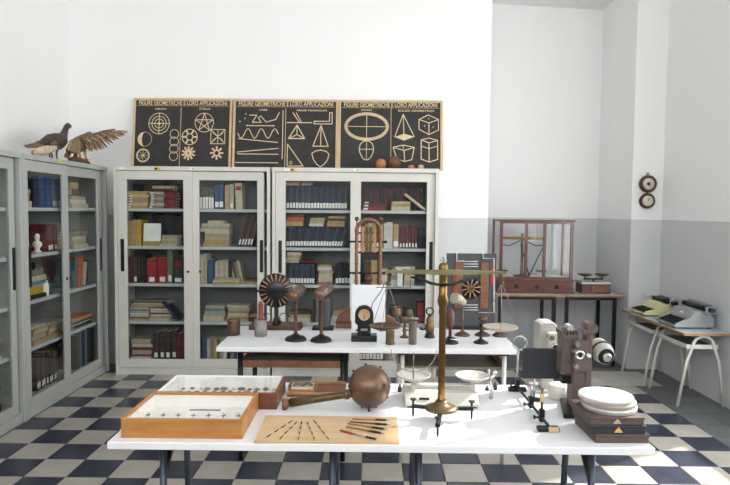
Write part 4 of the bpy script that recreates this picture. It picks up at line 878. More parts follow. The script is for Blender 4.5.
# ------------------------------------------------------------------ tall brass balance
BYB = 2.40; bl0 = onY(441, 415, BYB); bl0 = Vector((bl0.x, BYB, TZ))
tbz = thing('brass_balance', 'tall brass pillar balance with long beam and two hanging pans', 'balance', bl0)
def gb(px, py, dy=0): return onY(px, py, BYB+dy)-bl0
hub = .052
MB().lathe([(.0, hub-.016), (.045, hub-.016), (.066, hub-.008), (.068, hub), (.05, hub+.008), (.03, hub+.012), (.024, hub+.02), (.022, hub+.03), (0, hub+.03)], 32).build('base_disc', 'brass_dull', tbz)
for (px, py) in ((413, 417), (471.5, 419.5), (437.5, 437)):
    f0 = tb(px, py)-bl0; f0.z = 0; d = f0.normalized()
    MB().bx(0, 1, -.009, .009, -.006, .006, 0, Matrix.Translation((0, 0, hub-.006)) @ Matrix.Rotation(math.atan2(d.y, d.x), 4, 'Z') @ Matrix.Translation((.04, 0, 0)) @ Matrix.Diagonal((f0.length-.035, 1, 1, 1))).build('foot_arm', 'black_iron', tbz)
    f = MB(); f.tube([f0, f0+Vector((0, 0, .010)), f0+Vector((0, 0, .072))], [.002, .005, .005], 10); f.cyl(f0+Vector((0, 0, .072)), f0+Vector((0, 0, .077)), .013, n=14); f.build('levelling_screw', 'dark_steel', tbz)
H = gb(445, 266).z; xt = gb(443.5, 266).x; ht2 = gb(441, 300).z
cxl = lambda z: xt*(z/H)*.55
MB().lathe([(.021, hub+.028), (.0145, hub+.036), (.0138, .2), (.0138, ht2-.06), (.017, ht2-.05), (.0145, ht2-.03), (.023, ht2-.005), (.017, ht2+.02), (.0165, H-.035)], 20, (0, 0, 0)).build('column', 'brass', tbz)
MB().lathe([(.0165, H-.035), (.019, H-.03), (.019, H+.002), (.012, H+.012), (.004, H+.014)], 6).build('column_head', 'brass', tbz)
f = MB(); f.cyl((0, 0, H+.012), (0, 0, H+.03), .0035, n=8); f.ball((0, 0, H+.033), .006, 10)
for k in range(4): f.cyl((0, 0, H+.026), (.016*math.cos(k*PI/2+.4), .016*math.sin(k*PI/2+.4), H+.022), .0022, n=6)
f.build('finial', 'steel', tbz)
zB = gb(440, 271.5).z; xl, xr = gb(385, 272).x, gb(505, 272).x
f = MB(); f.prism([(xl, zB-.005), (xl, zB+.005), (-.03, zB+.010), (.03, zB+.010), (xr, zB+.005), (xr, zB-.005), (.03, zB-.011), (-.03, zB-.011)], 'xz', -.030, -.022); f.build('beam', 'brass_pale', tbz, .001)
f = MB(); f.tube([gb(410.5, 277, -.02), gb(420, 278.5, -.025), gb(430, 283, -.025), gb(440, 285, -.015)], [.004, .006, .006, .006], 8); f.tube([gb(440, 285, -.015), gb(452, 284.5, -.025), gb(462, 281, -.025), gb(477, 277, -.02)], [.006, .006, .006, .004], 8); f.build('arrest_arms', 'black_iron', tbz)
f = MB(); f.bx(*sorted((gb(376, 280).x, gb(410, 280).x)), -.035, -.031, gb(400, 286).z, gb(400, 276).z); f.build('scale_plate', 'pane_case', tbz)
f = MB(); x0, x1 = gb(376, 280).x, gb(410, 280).x; z0, z1 = gb(400, 286.5).z, gb(400, 275).z; f.tube([(x0, -.034, z0), (x1, -.034, z0)], .0015, 5); f.tube([(x1, -.034, z0), (x1, -.034, z1)], .0015, 5); f.build('plate_rim', 'brass_dull', tbz)
for (hx, hy, pcx, pcy, prx, nm) in ((388, 275, 385, 328, 16, 'left'), (502, 274, 500.5, 329, 17.5, 'right')):
    hk_ = gb(hx, hy, -.026); pc = gb(pcx, pcy, -.026); pr = prx*BYB/600
    f = MB(); f.tube([hk_+Vector((0, 0, .006)), hk_-Vector((0, 0, .03))], .003, 8); f.ball(hk_-Vector((0, 0, .034)), .008, 10); f.build('hook', 'brass_dull', tbz)
    for a_ in (.3, 2.4, 4.5):
        rim = pc+Vector((pr*math.cos(a_), pr*math.sin(a_), .010)); MB().tube([hk_-Vector((0, 0, .036)), hk_*.62+rim*.38-Vector((0, 0, .012)), rim], .0012, 5).build('pan_wire', 'wire_grey', tbz)
    MB().lathe([(0, -.008), (pr*.5, -.006), (pr*.92, .004), (pr, .011), (pr*.97, .012), (pr*.88, .007), (pr*.5, -.003), (0, -.005)], 32, pc).build('pan', 'can_tan' if nm == 'right' else 'bronze_brown', tbz)

# ------------------------------------------------------------------ white two-pan counter scale
SYC = 2.62; s0 = onY(442, 400, SYC); s0 = Vector((s0.x, SYC, TZ))
cs = thing('counter_scale', 'white enamel counter scale with two shallow pans behind the brass pillar', 'scale', s0)
xa, xb = tb(405, 408).x-s0.x, tb(479, 408).x-s0.x; yf = tb(440, 408).y-SYC
f = MB(); f.prism([(yf, 0), (yf, .012), (yf+.05, .05), (yf+.2, .05), (yf+.22, 0)], 'yz', xa, xb); f.build('base', 'enamel', cs, .004)
MB().bx(xa+.01, xb-.01, yf-.002, yf+.0, .001, .006).build('base_edge', 'black_iron', cs)
a_ = Matrix.Translation((xa+.085, yf+.022, .0335)) @ Matrix.Rotation(.65, 4, 'X'); MB().bx(-.022, .022, -.005, .005, -.003, .0005, 0, a_).build('name_plate', 'black_plastic', cs)
xp = [onY(413.5, 376, SYC+.06).x-s0.x, onY(472.5, 375, SYC+.06).x-s0.x]; yp = .06
zp = onY(413.5, 377, SYC+.06).z-TZ
MB().bx(xp[0]-.012, xp[1]+.012, yp-.02, yp+.02, zp-.055, zp-.03).build('beam_housing', 'enamel', cs, .003); MB().bx(xp[0]+.03, xp[1]-.02, yp-.023, yp-.02, zp-.04, zp-.034).build('scale_bar', 'steel', cs)
for x in xp:
    MB().cyl((x, yp, .045), (x, yp, zp-.01), .006, n=10).build('pan_support', 'leg_cream', cs); MB().bx(x-.01, x+.01, yp-.012, yp+.012, zp-.06, zp-.02).build('fork', 'enamel', cs)
    MB().lathe([(0, -.012), (.045, -.010), (.074, .006), (.078, .013), (.0755, .013), (.070, .007), (.043, -.006), (0, -.008)], 32, (x, yp, zp)).build('pan', 'enamel', cs)
f = MB(); f.tube([(xp[1]+.085, yp, .003), (xp[1]+.09, yp, .05), (xp[1]+.08, yp, .09), (xp[1]+.10, yp, .115)], [.010, .008, .010, .008], 10); f.ball((xp[1]+.10, yp, .12), .013, 12); f.build('counterweight_arm', 'chrome', cs)
pc = Vector((xp[0], yp, zp-.006)); rr = 23*(SYC+.06)/600
f = MB(); f.tube([pc+Vector((rr*math.cos(PI+PI*i/16), 0, rr+.03+rr*math.sin(PI+PI*i/16))) for i in range(17)], .0022, 6); f.cyl(pc, pc+Vector((0, 0, .05)), .004, n=8); f.ball(pc+Vector((0, 0, .032)), .008, 10); f.tube([pc+Vector((0, 0, .03)), pc+Vector((0, 0, .12))], .0015, 5); f.build('wire_bow', 'wire_grey', cs)
for (px, py) in ((407, 397), (476, 396), (487, 390)):
    v = tb(px, py)-s0
    MB().lathe([(.010, 0), (.010, .008), (.005, .012), (.005, .02), (0, .021)], 10, (v.x, v.y, 0)).build('rubber_foot', 'rubber', cs)
for (px, py, lab) in ((406.5, 393, 'small dark metal weight left of the white counter scale'), (496, 391, 'small dark metal weight right of the white counter scale')):
    v = tb(px, py); o = MB().lathe([(.010, 0), (.011, .004), (.011, .02), (.005, .026), (.006, .034), (0, .036)], 14).build('brass_weight', 'dark_steel'); o.location = v+Vector((-.03 if px < 450 else .0, .02, 0)); tag(o, lab, 'weight', 'weights by the counter scale')

# ------------------------------------------------------------------ optical bench
ra, rb_ = tb(517, 391), tb(548, 431); ob = thing('optical_bench', 'optical bench rail with lens holders and a black screen', 'optical bench', (ra+rb_)/2)
o0 = (ra+rb_)/2; R0_ = ra-o0; R1_ = rb_-o0; zr = Vector((0, 0, .022))
MB().tube([R0_+zr, R1_+zr], .006, 10).build('rail', 'dark_steel', ob)
for (p, ex) in ((R0_, 0), (R1_, 1)):
    f = MB(); f.bx(-.042, .042, -.016, .016, 0, .018); o = f.build('foot', 'black_iron', ob, .004); o.location = p
    if ex: MB().bx(-.002, .036, -.019, -.013, .002, .022, 0, Matrix.Translation(p)).build('wood_block', 'ply', ob)
def rider(u, hpost, m='steel'):
    p = R0_*(1-u)+R1_*u
    f = MB(); f.bx(-.010, .010, -.012, .012, .006, .055); o = f.build('rider', 'black_iron', ob, .002); o.location = p
    f = MB(); f.cyl((-.028, 0, .022), (-.008, 0, .022), .004, n=8); f.cyl((-.032, 0, .022), (-.026, 0, .022), .008, n=10); o = f.build('rider_screw', 'black_iron', ob); o.location = p
    f = MB(); f.cyl((0, 0, .05), (0, 0, hpost), .0055, n=10); o = f.build('post', m, ob); o.location = p
    return p
p = rider(.0, .20); zl = onY(520, 343, (o0+p).y).z-TZ; xl_ = onY(520, 343, (o0+p).y).x-o0.x
MB().tube([p+Vector((0, 0, .19)), Vector((xl_, p.y, zl-.033))], .004, 8).build('lens_stem', 'steel', ob)
MB().ring((xl_, p.y, zl), .032, .004, 'y', 30, 8).build('lens_ring', 'lens_glass_ring', ob); MB().lathe([(.030, -.002), (.02, -.006), (0, -.008)][::-1]+[(.030, .002), (.02, .006), (0, .008)], 24, (xl_, p.y, zl), 0, Matrix.Rotation(PI/2, 4, 'X')).build('lens', 'lens', ob)
p = rider(.50, .11); p2 = rider(.82, .14, 'brass_dull')
MB().bx(-.007, .007, -.007, .007, .085, .12, 0, Matrix.Translation(p2)).build('wood_sleeve', 'ply', ob)
yb_ = (o0+p).y+.12
A_, B_ = onY(522.5, 378.5, yb_)-o0, onY(559.5, 348.5, yb_)-o0
MB().bx(A_.x, B_.x, A_.y, A_.y+.004, A_.z, B_.z).build('screen', 'screen_black', ob)
xm = A_.x*.78+B_.x*.22
MB().cyl((xm+.02, A_.y+.008, 0), (xm+.02, A_.y+.008, A_.z+.03), .005, n=8).build('screen_post', 'steel', ob); MB().lathe([(.03, 0), (.03, .006), (.008, .012), (0, .012)], 18, (xm+.02, A_.y+.008, 0)).build('screen_foot', 'black_iron', ob)

# ------------------------------------------------------------------ projectors
PYJ = 2.55; p0 = onY(580, 408, PYJ); p0 = Vector((p0.x, PYJ, TZ))
pj = thing('film_projector', 'taupe film projector with round motor and roller arm on the front table', 'projector', p0)
def gp(px, py, dy=0): return onY(px, py, PYJ+dy)-p0
def boxp(name, px0, px1, py0, py1, dy0, dy1, m, bev=.006, par=None):
    a, b = gp(px0, py1, dy0), gp(px1, py0, dy0); return MB().bx(a.x, b.x, dy0, dy1, max(a.z, 0), b.z).build(name, m, par or pj, bev)
f = MB(); f.prism([(-.11, -.12), (.06, -.12), (.08, .12), (-.05, .12)], 'xy', 0, .018); f.build('base_plate', 'black_iron', pj, .003)
boxp('column', 572, 589, 368, 415, -.03, .05, 'projector_taupe', .006)
boxp('lamp_house', 561.5, 580, 334, 376, -.02, .065, 'projector_taupe', .012)
for k in range(6): boxp('cooling_rib', 562+k*3, 563.8+k*3, 331, 336, -.024, .06, 'projector_taupe', .001)
boxp('lamp_base', 562, 578, 375, 384, .0, .07, 'black_iron', .004)
boxp('gate_plate', 574, 588, 341, 372, -.045, .02, 'projector_taupe', .004)
boxp('roller_arm', 584, 593.5, 330, 410, -.035, .02, 'projector_taupe', .008)
def cylp(name, px, py, dy0, dy1, r, m, n=20): c = gp(px, py, dy0); c2_ = Vector((c.x, dy1, c.z)); return MB().cyl(c, c2_, r, n=n).build(name, m, pj, .001)
l_ = cylp('lens_barrel', 580, 355, -.095, -.03, .019, 'chrome'); cc = gp(580, 355, -.095)
MB().ring(cc, .015, .005, 'y', 24, 8).build('lens_rim', 'chrome', pj); MB().cyl(cc+Vector((0, -.0015, 0)), cc+Vector((0, .002, 0)), .013, n=20).build('lens_glass', 'black_plastic', pj)
cylp('sprocket', 578, 345, -.065, -.03, .010, 'tin_grey'); cylp('sprocket', 577, 367, -.065, -.03, .010, 'tin_grey')
cylp('focus_knob', 589.5, 356, -.06, -.03, .0075, 'white_paint')
cylp('top_roller', 593, 329, -.05, .03, .023, 'projector_taupe'); cylp('roller_hub', 585.5, 332, -.05, .0, .011, 'projector_taupe'); 
cylp('film_spool_pin', 570.6, 328.5, .0, .05, .014, 'projector_pale')
m0, m1 = gp(597, 346, .05), gp(607.5, 358, -.06); dm = (m1-m0)
for (u0, u1, r0, r1_, m) in ((0, .45, .040, .046, 'can_tan'), (.45, .52, .049, .049, 'black_iron'), (.52, .86, .046, .038, 'projector_pale'), (.86, .90, .034, .034, 'black_iron'), (.90, 1.04, .022, .016, 'chrome')):
    MB().tube([m0+dm*u0, m0+dm*u1], [r0, r1_], 24).build('motor_section', m, pj, .0015)
MB().tube([m0+dm*.2, gp(589, 352, .03)], .014, 10).build('motor_shaft', 'projector_taupe', pj)
PY2 = 2.80; p1 = onY(549, 390, PY2); p1 = Vector((p1.x, PY2, TZ))
pq = thing('film_projector', 'pale grey film projector half hidden behind the black screen', 'projector', p1)
def gq(px, py, dy=0): return onY(px, py, PY2+dy)-p1
def boxq(name, px0, px1, py0, py1, dy0, dy1, m, bev=.006):
    a, b = gq(px0, py1, dy0), gq(px1, py0, dy0); return MB().bx(a.x, b.x, dy0, dy1, max(a.z, 0), b.z).build(name, m, pq, bev)
f = MB(); a, b = gq(538.5, 372, 0), gq(556.5, 322.5, 0); w_ = b.x-a.x
f.prism([(a.x, a.z), (a.x, b.z-.01), (a.x+w_*.25, b.z), (a.x+w_*.85, b.z), (b.x, b.z-.014), (b.x, a.z)], 'xz', -.01, .10); f.build('lamp_house', 'projector_pale', pq, .004)
boxq('stand', 541, 554, 371, 396, .01, .07, 'projector_pale'); MB().bx(-.07, .06, -.03, .11, 0, .014).build('base_plate', 'projector_pale', pq, .003)
boxq('gate_plate', 548, 559, 333, 352, -.04, .0, 'can_pale', .003)
cc = gq(555.5, 348, -.07); MB().cyl(cc, cc+Vector((0, .04, 0)), .016, n=20).build('lens_barrel', 'chrome', pq); MB().cyl(cc+Vector((0, -.001, 0)), cc+Vector((0, .002, 0)), .010, n=18).build('lens_glass', 'black_plastic', pq)
cc = gq(552, 338, -.06); MB().cyl(cc, cc+Vector((0, .04, 0)), .013, n=16).build('sprocket', 'chrome', pq)
v = tb(557, 397); dd = MB().lathe([(.0, 0), (.045, 0), (.052, .012), (.052, .062), (.046, .066), (0, .066)], 28).build('film_drum', 'can_pale'); dd.location = (v.x+.004, v.y-.02, TZ); tag(dd, 'pale round film drum standing below the black screen', 'drum')
# film boxes and cans
fx0, fx1 = .828, 1.027; fy0 = 2.168
for i, (z, h, m, lab, dx) in enumerate(((TZ, .034, 'box_brown', 'brown film box at the bottom of the stack of three', .012), (TZ+.0345, .033, 'box_black', 'black film box with gold emblem in the middle of the stack', 0), (TZ+.068, .030, 'box_brown', 'brown film box on top of the stack under the cans', -.008))):
    t = thing('film_box', lab, 'box', ((fx0+fx1)/2+dx, fy0+.11, z), (.02, -.01, .015)[i], 'stacked film boxes')
    MB().bx(-.10, .10, -.105, .105, 0, h*.62).build('box_base', m, t, .003); MB().bx(-.102, .102, -.107, .107, h*.62, h).build('lid', m, t, .003)
    if i: MB().prism([(-.016, h*.2), (.016, h*.2), (0, h*.85)], 'xz', -.1085, -.1055).build('emblem', 'gold_print' if i == 1 else 'can_tan', t, label='small triangular emblem')
zc = TZ+.0985
for i, (m, dx, dy) in enumerate((('can_pale', .006, 0), ('can_tan', .004, .004), ('can_pale', -.008, .0))):
    t = thing('film_can', ('pale round film can at the bottom of three on the film boxes', 'tan round film can between two pale ones', 'pale round film can on top of the film stack')[i], 'film can', (fx0+.098+dx, fy0+.11+dy, zc), 0, 'stacked film cans')
    MB().lathe([(.096, 0), (.098, .002), (.098, .015), (0, .015)], 48).build('can', m, t); MB().lathe([(.1, .006), (.1, .0155), (.098, .0175), (.09, .0175), (.088, .0165), (0, .0165)], 48).build('lid', m, t); zc += .018

# ------------------------------------------------------------------ instruments on the rear table
def inst(name, label, cat, px, py, group=None, rz=0): v = tb(px, py); return thing(name, label, cat, v, rz, group), v
def mk(v):
    k = v.y/600; w_ = v-CAMO; dz = w_.dot(_F); pr, qr = 365+FPX*w_.dot(_R)/dz, 242.5-FPX*w_.dot(_U)/dz
    return k, (lambda px, py, dy=0: onY(px or pr, py or qr, v.y+dy)-v)
o = MB().lathe([(.036, 0), (.041, .003), (.040, .02), (.043, .095), (.046, .108), (.043, .108), (.040, .09), (.037, .012), (0, .010)], 28).build('copper_cup', 'copper'); v = tb(234, 335); o.location = v; tag(o, 'small copper cup at the left end of the rear table', 'cup')
t, v = inst('coil_jar', 'grey tin jar with a rust-red ribbed rod standing in it', 'jar', 260.7, 336)
MB().lathe([(.040, 0), (.042, .003), (.042, .112), (.039, .112), (.039, .08), (0, .078)], 28).build('jar', 'tin_grey', t)
f = MB(); f.lathe([(.017, .07)]+[(r, z) for i in range(9) for (r, z) in ((.019, .085+i*.016), (.014, .093+i*.016))]+[(.010, .235), (0, .236)], 16); f.build('ribbed_rod', 'rust_red', t)
# electrostatic disc machine
t, v = inst('electrostatic_machine', 'black disc electrostatic machine with tan radial sectors on wooden base', 'machine', 276, 329)
k, g = mk(v); X9 = Matrix.Rotation(PI/2, 4, 'X')
MB().bx(g(250, 0).x, g(301.5, 0).x, -.05, .10, .0, .035).build('wooden_base', 'dark_wood', t, .004)
zc = g(276, 290.5).z; R_ = 17.3*k
MB().lathe([(R_, -.004), (R_+.001, 0), (R_, .004), (0, .004)][::1], 48, (0, 0, zc), 0, X9).build('disc', 'black_plastic', t); MB().lathe([(0, -.004), (R_, -.004)], 48, (0, .0, zc), 0, X9).build('disc_back', 'black_plastic', t)
for i in range(20):
    a = 2*PI*i/20; m_ = Matrix.Translation((0, 0, zc)) @ Matrix.Rotation(a, 4, 'Y'); MB().prism([(-.003, R_*.58), (.003, R_*.58), (.0048, R_*.95), (-.0048, R_*.95)], 'xz', -.0065, -.0035, 0, m_).build('sector', 'sector_tan', t)
MB().cyl((0, -.03, zc), (0, .05, zc), .012, n=16).build('axle', 'black_iron', t); MB().lathe([(.03, 0), (.025, .03), (.012, .045), (.011, zc-.05), (.016, zc-.035)], 16, (0, .045, .035)).build('stand', 'black_iron', t)
MB().lathe([(.022, 0), (.02, .02), (.008, .03), (.008, zc-.06)], 14, (0, -.028, .035)).build('stand', 'black_iron', t)
f = MB(); f.tube([g(258, 291, -.03), g(294, 291, -.03)], .004, 8); f.ball(g(258, 291, -.03), .009, 10); f.ball(g(294, 291, -.03), .009, 10); f.ball(g(276, 291, -.03), .012, 10); f.build('conductor_rod', 'black_iron', t)
for s in (-1, 1): MB().ring((s*.06, -.025, .085), .032, .0035, 'y', 20, 6).build('contact_ring', 'brass_dull', t)
MB().lathe([(.012, 0), (.012, .13), (.009, .135), (.009, .14), (0, .14)], 16, (g(289.5, 0).x, -.02, .035)).build('glass_tube', 'lens', t)
# twin post instruments with horizontal tubes
for (bx_, by_, hx0, hy0, hx1, hy1, lab) in ((295.7, 340, 291.5, 296, 302, 287.5, 'left of two brass-capped tube sights on round black-footed posts'), (321.2, 341, 317.8, 294.5, 329.5, 284.5, 'right of two brass-capped tube sights on round black-footed posts')):
    t, v = inst('tube_sight', lab, 'instrument', bx_, by_, 'tube sights on posts'); k, g = mk(v)
    MB().lathe([(.070, 0), (.070, .008), (.058, .022), (.03, .032), (.016, .042), (0, .042)], 32).build('foot', 'black_iron', t)
    hp = g((hx0+hx1)/2-1.5, (hy0+hy1)/2+3, .02)
    MB().lathe([(.014, .04), (.011, .055), (.011, hp.z-.03), (.015, hp.z-.02), (.012, hp.z)], 16).build('post', 'bronze_brown', t)
    d0 = g(hx0+1, hy0, -.06); d1_ = g(hx1-1, hy1, .12); d1_.z = d0.z+(d1_.z-d0.z)*.6
    MB().tube([d0, d1_], [.036, .037], 24).build('tube', 'projector_taupe', t); dn = (d0-d1_).normalized()
    MB().tube([d0-dn*.004, d0+dn*.010, d0+dn*.024, d0+dn*.03], [.038, .037, .024, .006], 24).build('brass_cap', 'copper', t)
t, v = inst('coil_column', 'dark ribbed coil column between the tube sight and white panel', 'coil', 323, 329.5); k, g = mk(v)
MB().bx(-.075, .075, -.04, .06, 0, .022).build('base', 'black_iron', t, .004); MB().lathe([(.045, .022)]+[(r, z) for i in range(14) for (r, z) in ((.046, .03+i*.013), (.041, .0365+i*.013))]+[(.046, .22), (0, .222)], 24, (.01, .01, 0)).build('coil', 'slate_panel', t)
# wooden arch apparatus
t, v = inst('arch_apparatus', 'tall wooden arch frame apparatus with slats and dark crossbars', 'apparatus', 367.7, 328); k, g = mk(v)
MB().bx(g(336, 0).x, g(399, 0).x, -.03, .09, 0, .035).build('base_board', 'arch_wood', t, .006)
f = MB(); f.prism([(g(335, 0).x, .035), (g(350, 0).x, .035), (g(350, 0).x, .14), (g(345, 0).x, .125), (g(338, 0).x, .08)], 'xz', .0, .06); f.build('side_cheek', 'arch_wood', t, .004)
f = MB(); f.prism([(g(385.5, 0).x, .035), (g(397, 0).x, .035), (g(394, 0).x, .07), (g(386, 0).x, .095)], 'xz', .0, .06); f.build('side_cheek', 'arch_wood', t, .004)
xl_, xr_ = g(356, 0, .03).x, g(379.5, 0, .03).x; zs = g(367, 231, .03).z; ztop = g(367, 219.5, .03).z
for x in (xl_, xr_):
    pr = [(.015, .035), (.013, .06)]
    for i in range(10): z = .06+(zs-.08)*(i+.5)/10; pr += [(.0125, z-.012), (.0155, z), (.0125, z+.012)]
    pr += [(.015, zs-.01), (.017, zs), (.014, zs+.02)]
    MB().lathe(pr, 14, (x, .03, 0)).build('turned_post', 'arch_wood', t)
    MB().lathe([(.004, zs+.02), (.004, zs+.07), (.013, zs+.076), (.016, zs+.088), (.012, zs+.1), (0, zs+.104)], 14, (x, .03, 0)).build('finial', 'bronze_brown', t)
cxm = (xl_+xr_)/2; rw = (xr_-xl_)/2
MB().tube([(cxm+rw*math.cos(PI-PI*i/14), .03, zs+(ztop-zs)*math.sin(PI*i/14)) for i in range(15)], .014, 12).build('arch', 'arch_wood', t)
for (py, ext) in ((233, 0), (241.7, 12), (252.5, 0), (273, 9)):
    z = g(367, py, .03).z; e = ext*k; f = MB(); f.tube([(xl_-e*.8, .03, z), (xr_+e*.45, .03, z)], .007, 8)
    if ext: f.ball((xl_-e*.8, .03, z), .012, 10); f.ball((xr_+e*.45, .03, z), .012, 10)
    f.build('crossbar', 'black_iron', t)
for px in (362, 366, 369.5, 374): MB().bx(g(px, 0).x-.011, g(px, 0).x+.011, .022, .034, g(0, 253).z, g(0, 227).z).build('slat', 'desk_edge' if px in (362, 374) else 'brass_dull', t, .002)
f = MB(); f.lathe([(.03, 0), (.03, .04), (.012, .05), (0, .05)], 16, (cxm, .04, g(0, 282).z)); f.build('bobbin', 'dark_wood', t)
t, v = inst('white_panel', 'tall white panel standing in front of the wooden arch apparatus', 'panel', 369, 331); k, g = mk(v)
MB().bx(g(353, 0).x, g(385, 0).x, 0, .012, 0, g(369, 285).z).build('board', 'table_white', t, .002); MB().bx(g(351.5, 0).x, g(354.5, 0).x, -.003, .016, 0, g(369, 284.5).z).build('edge_strip', 'white_paint', t)
for x in (g(357, 0).x, g(381, 0).x): MB().bx(x-.008, x+.008, -.012, .014, 0, .012).build('foot', 'arch_wood', t)
# black round-topped dial
t, v = inst('dial_instrument', 'black arched dial instrument on a black block before the white panel', 'meter', 364, 341); k, g = mk(v)
MB().bx(-13*k, 13*k, -.03, .06, 0, 6.5*k).build('block_base', 'black_iron', t, .004)
z0 = 6.5*k; zc = g(364.6, 314.5).z; rr = 9.3*k
prof = [(-rr*.72, z0), (rr*.72, z0), (rr*.72, zc-rr*1.15), (rr, zc-rr*.9), (rr, zc)]+[(rr*math.cos(PI*i/12), zc+rr*math.sin(PI*i/12)) for i in range(1, 12)]+[(-rr, zc), (-rr, zc-rr*.9), (-rr*.72, zc-rr*1.15)]
MB().prism(prof, 'xz', -.012, .03).build('housing', 'black_iron', t, .003)
MB().lathe([(5.8*k, .012), (5.8*k, .018), (5.0*k, .018), (4.9*k, .015), (0, .015)], 28, (0, 0, zc), 0, X9).build('dial', 'dial_tan', t); MB().bx(-.0025, .0025, -.019, -.016, -.026, .004, 0, Matrix.Translation((0, 0, zc))).build('needle', 'black_plastic', t)
for s in (-1, 1): MB().cyl((s*.03, -.02, z0), (s*.03, -.02, z0+.028), .008, n=10).build('terminal', 'black_plastic', t)
MB().bx(-.022, .022, -.014, -.012, zc-rr*1.75, zc-rr*1.5).build('name_plate', 'steel', t)
cw = MB().tube([onY(384.5, 283, 3.95), onY(382, 290, 3.93), onY(377, 297, 3.9), onY(372.5, 303, v.y+.02), onY(371.5, 308, v.y)], .003, 6).build('lead_wire', 'black_plastic', t); cw.matrix_parent_inverse = Matrix.Translation(-v)
# weights / cylinders
o = MB().lathe([(.029, 0), (.031, .003), (.028, .01), (.027, .075), (.030, .082), (0, .084)], 24).build('brass_cylinder', 'brass_dull'); v = tb(390, 344); o.location = v; tag(o, 'short brass cylinder on the rear table below the left balance pan', 'cylinder')
t, v = inst('calorimeter', 'tall dull metal cylinder with a small wire square on top', 'cylinder', 412.5, 344); MB().lathe([(.025, 0), (.026, .004), (.0255, .14), (.027, .146), (.022, .146), (.021, .13), (0, .13)], 24).build('cylinder', 'tin_brown', t)
f = MB(); f.tube([(-.035, -.02, .165), (.035, -.02, .165), (.035, .02, .165), (-.035, .02, .165)], .0025, 6, closed=True); f.cyl((0, 0, .146), (0, 0, .185), .003, n=6); f.tube([(-.035, 0, .165), (.035, 0, .165)], .002, 5); f.build('wire_square', 'wire_grey', t)
t, v = inst('brass_burner', 'small turned brass stand with cup top beside the tall cylinder', 'burner', 404.5, 337.5); MB().lathe([(.032, 0), (.032, .006), (.015, .014), (.010, .03), (.016, .05), (.010, .06), (.009, .10), (.022, .115), (.026, .14), (.022, .142), (.012, .12), (0, .118)], 24).build('stem', 'brass_dull', t); MB().tube([(.01, 0, .05), (.035, -.01, .055), (.045, -.01, .045)], .005, 8).build('tap', 'brass_dull', t)
t, v = inst('blow_lamp', 'brass blow lamp with ring handle on a black foot', 'lamp', 429.5, 337.5)
MB().lathe([(.034, 0), (.034, .006), (.028, .03), (.022, .036)], 24).build('foot', 'black_iron', t); MB().lathe([(.022, .034), (.030, .045), (.031, .085), (.022, .10), (.025, .115), (.018, .14), (.008, .15), (0, .152)], 24).build('tank', 'brass_dull', t); MB().ring((0, 0, .178), .024, .005, 'y', 20, 8).build('ring_handle', 'black_iron', t); MB().tube([(-.025, 0, .06), (-.05, -.005, .055), (-.065, -.01, .065)], [.008, .007, .010], 8).build('nozzle', 'black_iron', t)
t, v = inst('lamp_stand', 'dark stand with wooden shade half hidden behind the brass pillar', 'stand', 450, 343); MB().lathe([(.055, 0), (.055, .008), (.03, .02), (.02, .04), (0, .04)], 24).build('foot', 'black_iron', t); MB().lathe([(.01, .04), (.009, .22), (0, .22)], 12).build('post', 'dark_wood', t); MB().lathe([(.018, .10), (.026, .12), (.024, .2), (.01, .225), (0, .225)], 16).build('wooden_grip', 'dark_wood', t); MB().ring((.02, -.01, .03), .022, .006, 'z', 18, 8).build('cord_ring', 'chrome', t)
t, v = inst('spot_stand', 'slim bronze stand with pale slanted cone head', 'stand', 462.3, 335.5); k, g = mk(v); MB().lathe([(.052, 0), (.052, .007), (.035, .018), (.012, .03), (.007, .045), (.006, g(0, 303).z), (0, g(0, 302).z)], 24).build('stand', 'bronze_brown', t); MB().tube([g(464, 303, 0), g(459, 299, -.03), g(454, 298, -.06)], [.022, .032, .038], 20).build('cone_head', 'can_tan', t)
t, v = inst('mushroom_stand', 'bronze stand with flat mushroom top before the wired panel', 'stand', 482.3, 335.5); k, g = mk(v); MB().lathe([(.052, 0), (.052, .007), (.035, .018), (.012, .03), (.008, .045), (.008, g(0, 321).z), (.03, g(0, 319.6).z), (.034, g(0, 318.4).z), (.02, g(0, 316.5).z), (0, g(0, 316).z)], 24).build('stand', 'bronze_brown', t)
t, v = inst('low_stand', 'low bronze domed foot at the right end of the rear table', 'stand', 500, 336); MB().lathe([(.052, 0), (.052, .007), (.036, .02), (.014, .032), (.010, .045), (.013, .052), (0, .055)], 24).build('foot', 'bronze_brown', t)
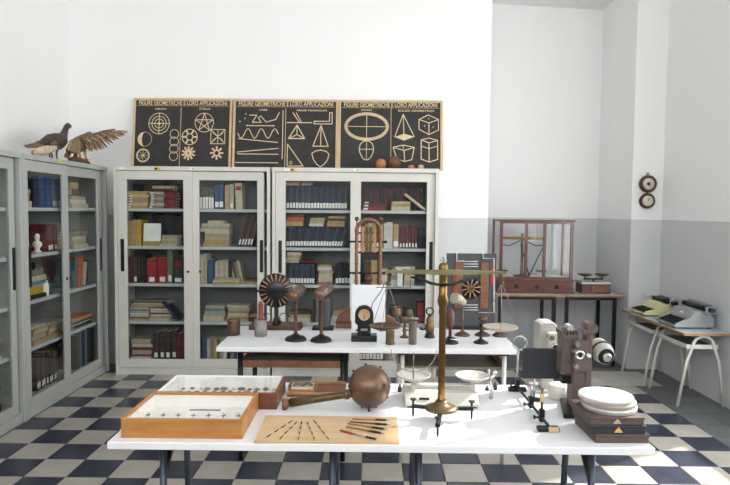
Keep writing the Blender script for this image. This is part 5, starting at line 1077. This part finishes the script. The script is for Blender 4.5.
t, v = inst('dark_stand', 'dark iron stand with short stem in front of the mushroom stand', 'stand', 480.8, 343); MB().lathe([(.048, 0), (.048, .007), (.03, .016), (.012, .028), (.008, .04), (.008, .105), (.013, .112), (.013, .13), (0, .132)], 24).build('stand', 'black_iron', t)
# wired wheel panel
t, v = inst('wheel_panel', 'dark upright demonstration panel with brass wheel, wooden strips and wires', 'panel', 470, 329); k, g = mk(v)
MB().bx(g(445.5, 0).x, g(495, 0).x, 0, .014, .012, g(0, 253.5).z).build('board', 'slate_panel', t, .002); MB().bx(g(447, 0).x, g(497, 0).x, -.03, .07, 0, .018).build('base', 'black_iron', t, .003)
for (a, b_) in ((454, 461.5), (479.5, 487)): MB().bx(g(a, 0).x, g(b_, 0).x, -.012, 0, g(0, 308).z, g(0, 262).z).build('wooden_strip', 'arch_wood', t, .002)
for (a, b_, c, d) in ((452, 454.5, 273, 293), (489.5, 492.5, 265, 284)): MB().bx(g(a, 0).x, g(b_, 0).x, -.008, 0, g(0, d).z, g(0, c).z).build('red_bar', 'red_paint', t)
wc = g(471, 288.5, -.02)
for i in range(10):
    a = 2*PI*i/10+.2; MB().tube([wc+Vector((.012*math.cos(a), 0, .012*math.sin(a))), wc+Vector((10*k*math.cos(a), 0, 10*k*math.sin(a)))], [.004, .0055], 6).build('spoke', 'sector_tan', t)
MB().ring(wc+Vector((0, .006, 0)), 8.5*k, .006, 'y', 30, 8).build('wheel_rim', 'black_iron', t); MB().cyl(wc+Vector((0, -.012, 0)), wc+Vector((0, .02, 0)), .014, n=14).build('hub', 'brass_dull', t)
MB().lathe([(11*k, .0), (11*k, .004), (0, .004)], 30, wc+Vector((0, .02, 0)), 0, X9).build('wheel_plate', 'black_iron', t)
for y_ in (261.5, 264, 266.5, 305, 307.5, 310): MB().tube([g(463.5, y_, -.006), g(478, y_, -.006)], .0025, 6).build('wire_bar', 'white_paint', t)
for pts in (((456.8, 251), (456.8, 261), (464, 261)), ((483, 251), (483, 258.3), (494, 258.3), (494, 312.5), (479, 312.5))): MB().tube([g(x, y_, -.006) for x, y_ in pts], .003, 6).build('wire', 'white_paint', t)
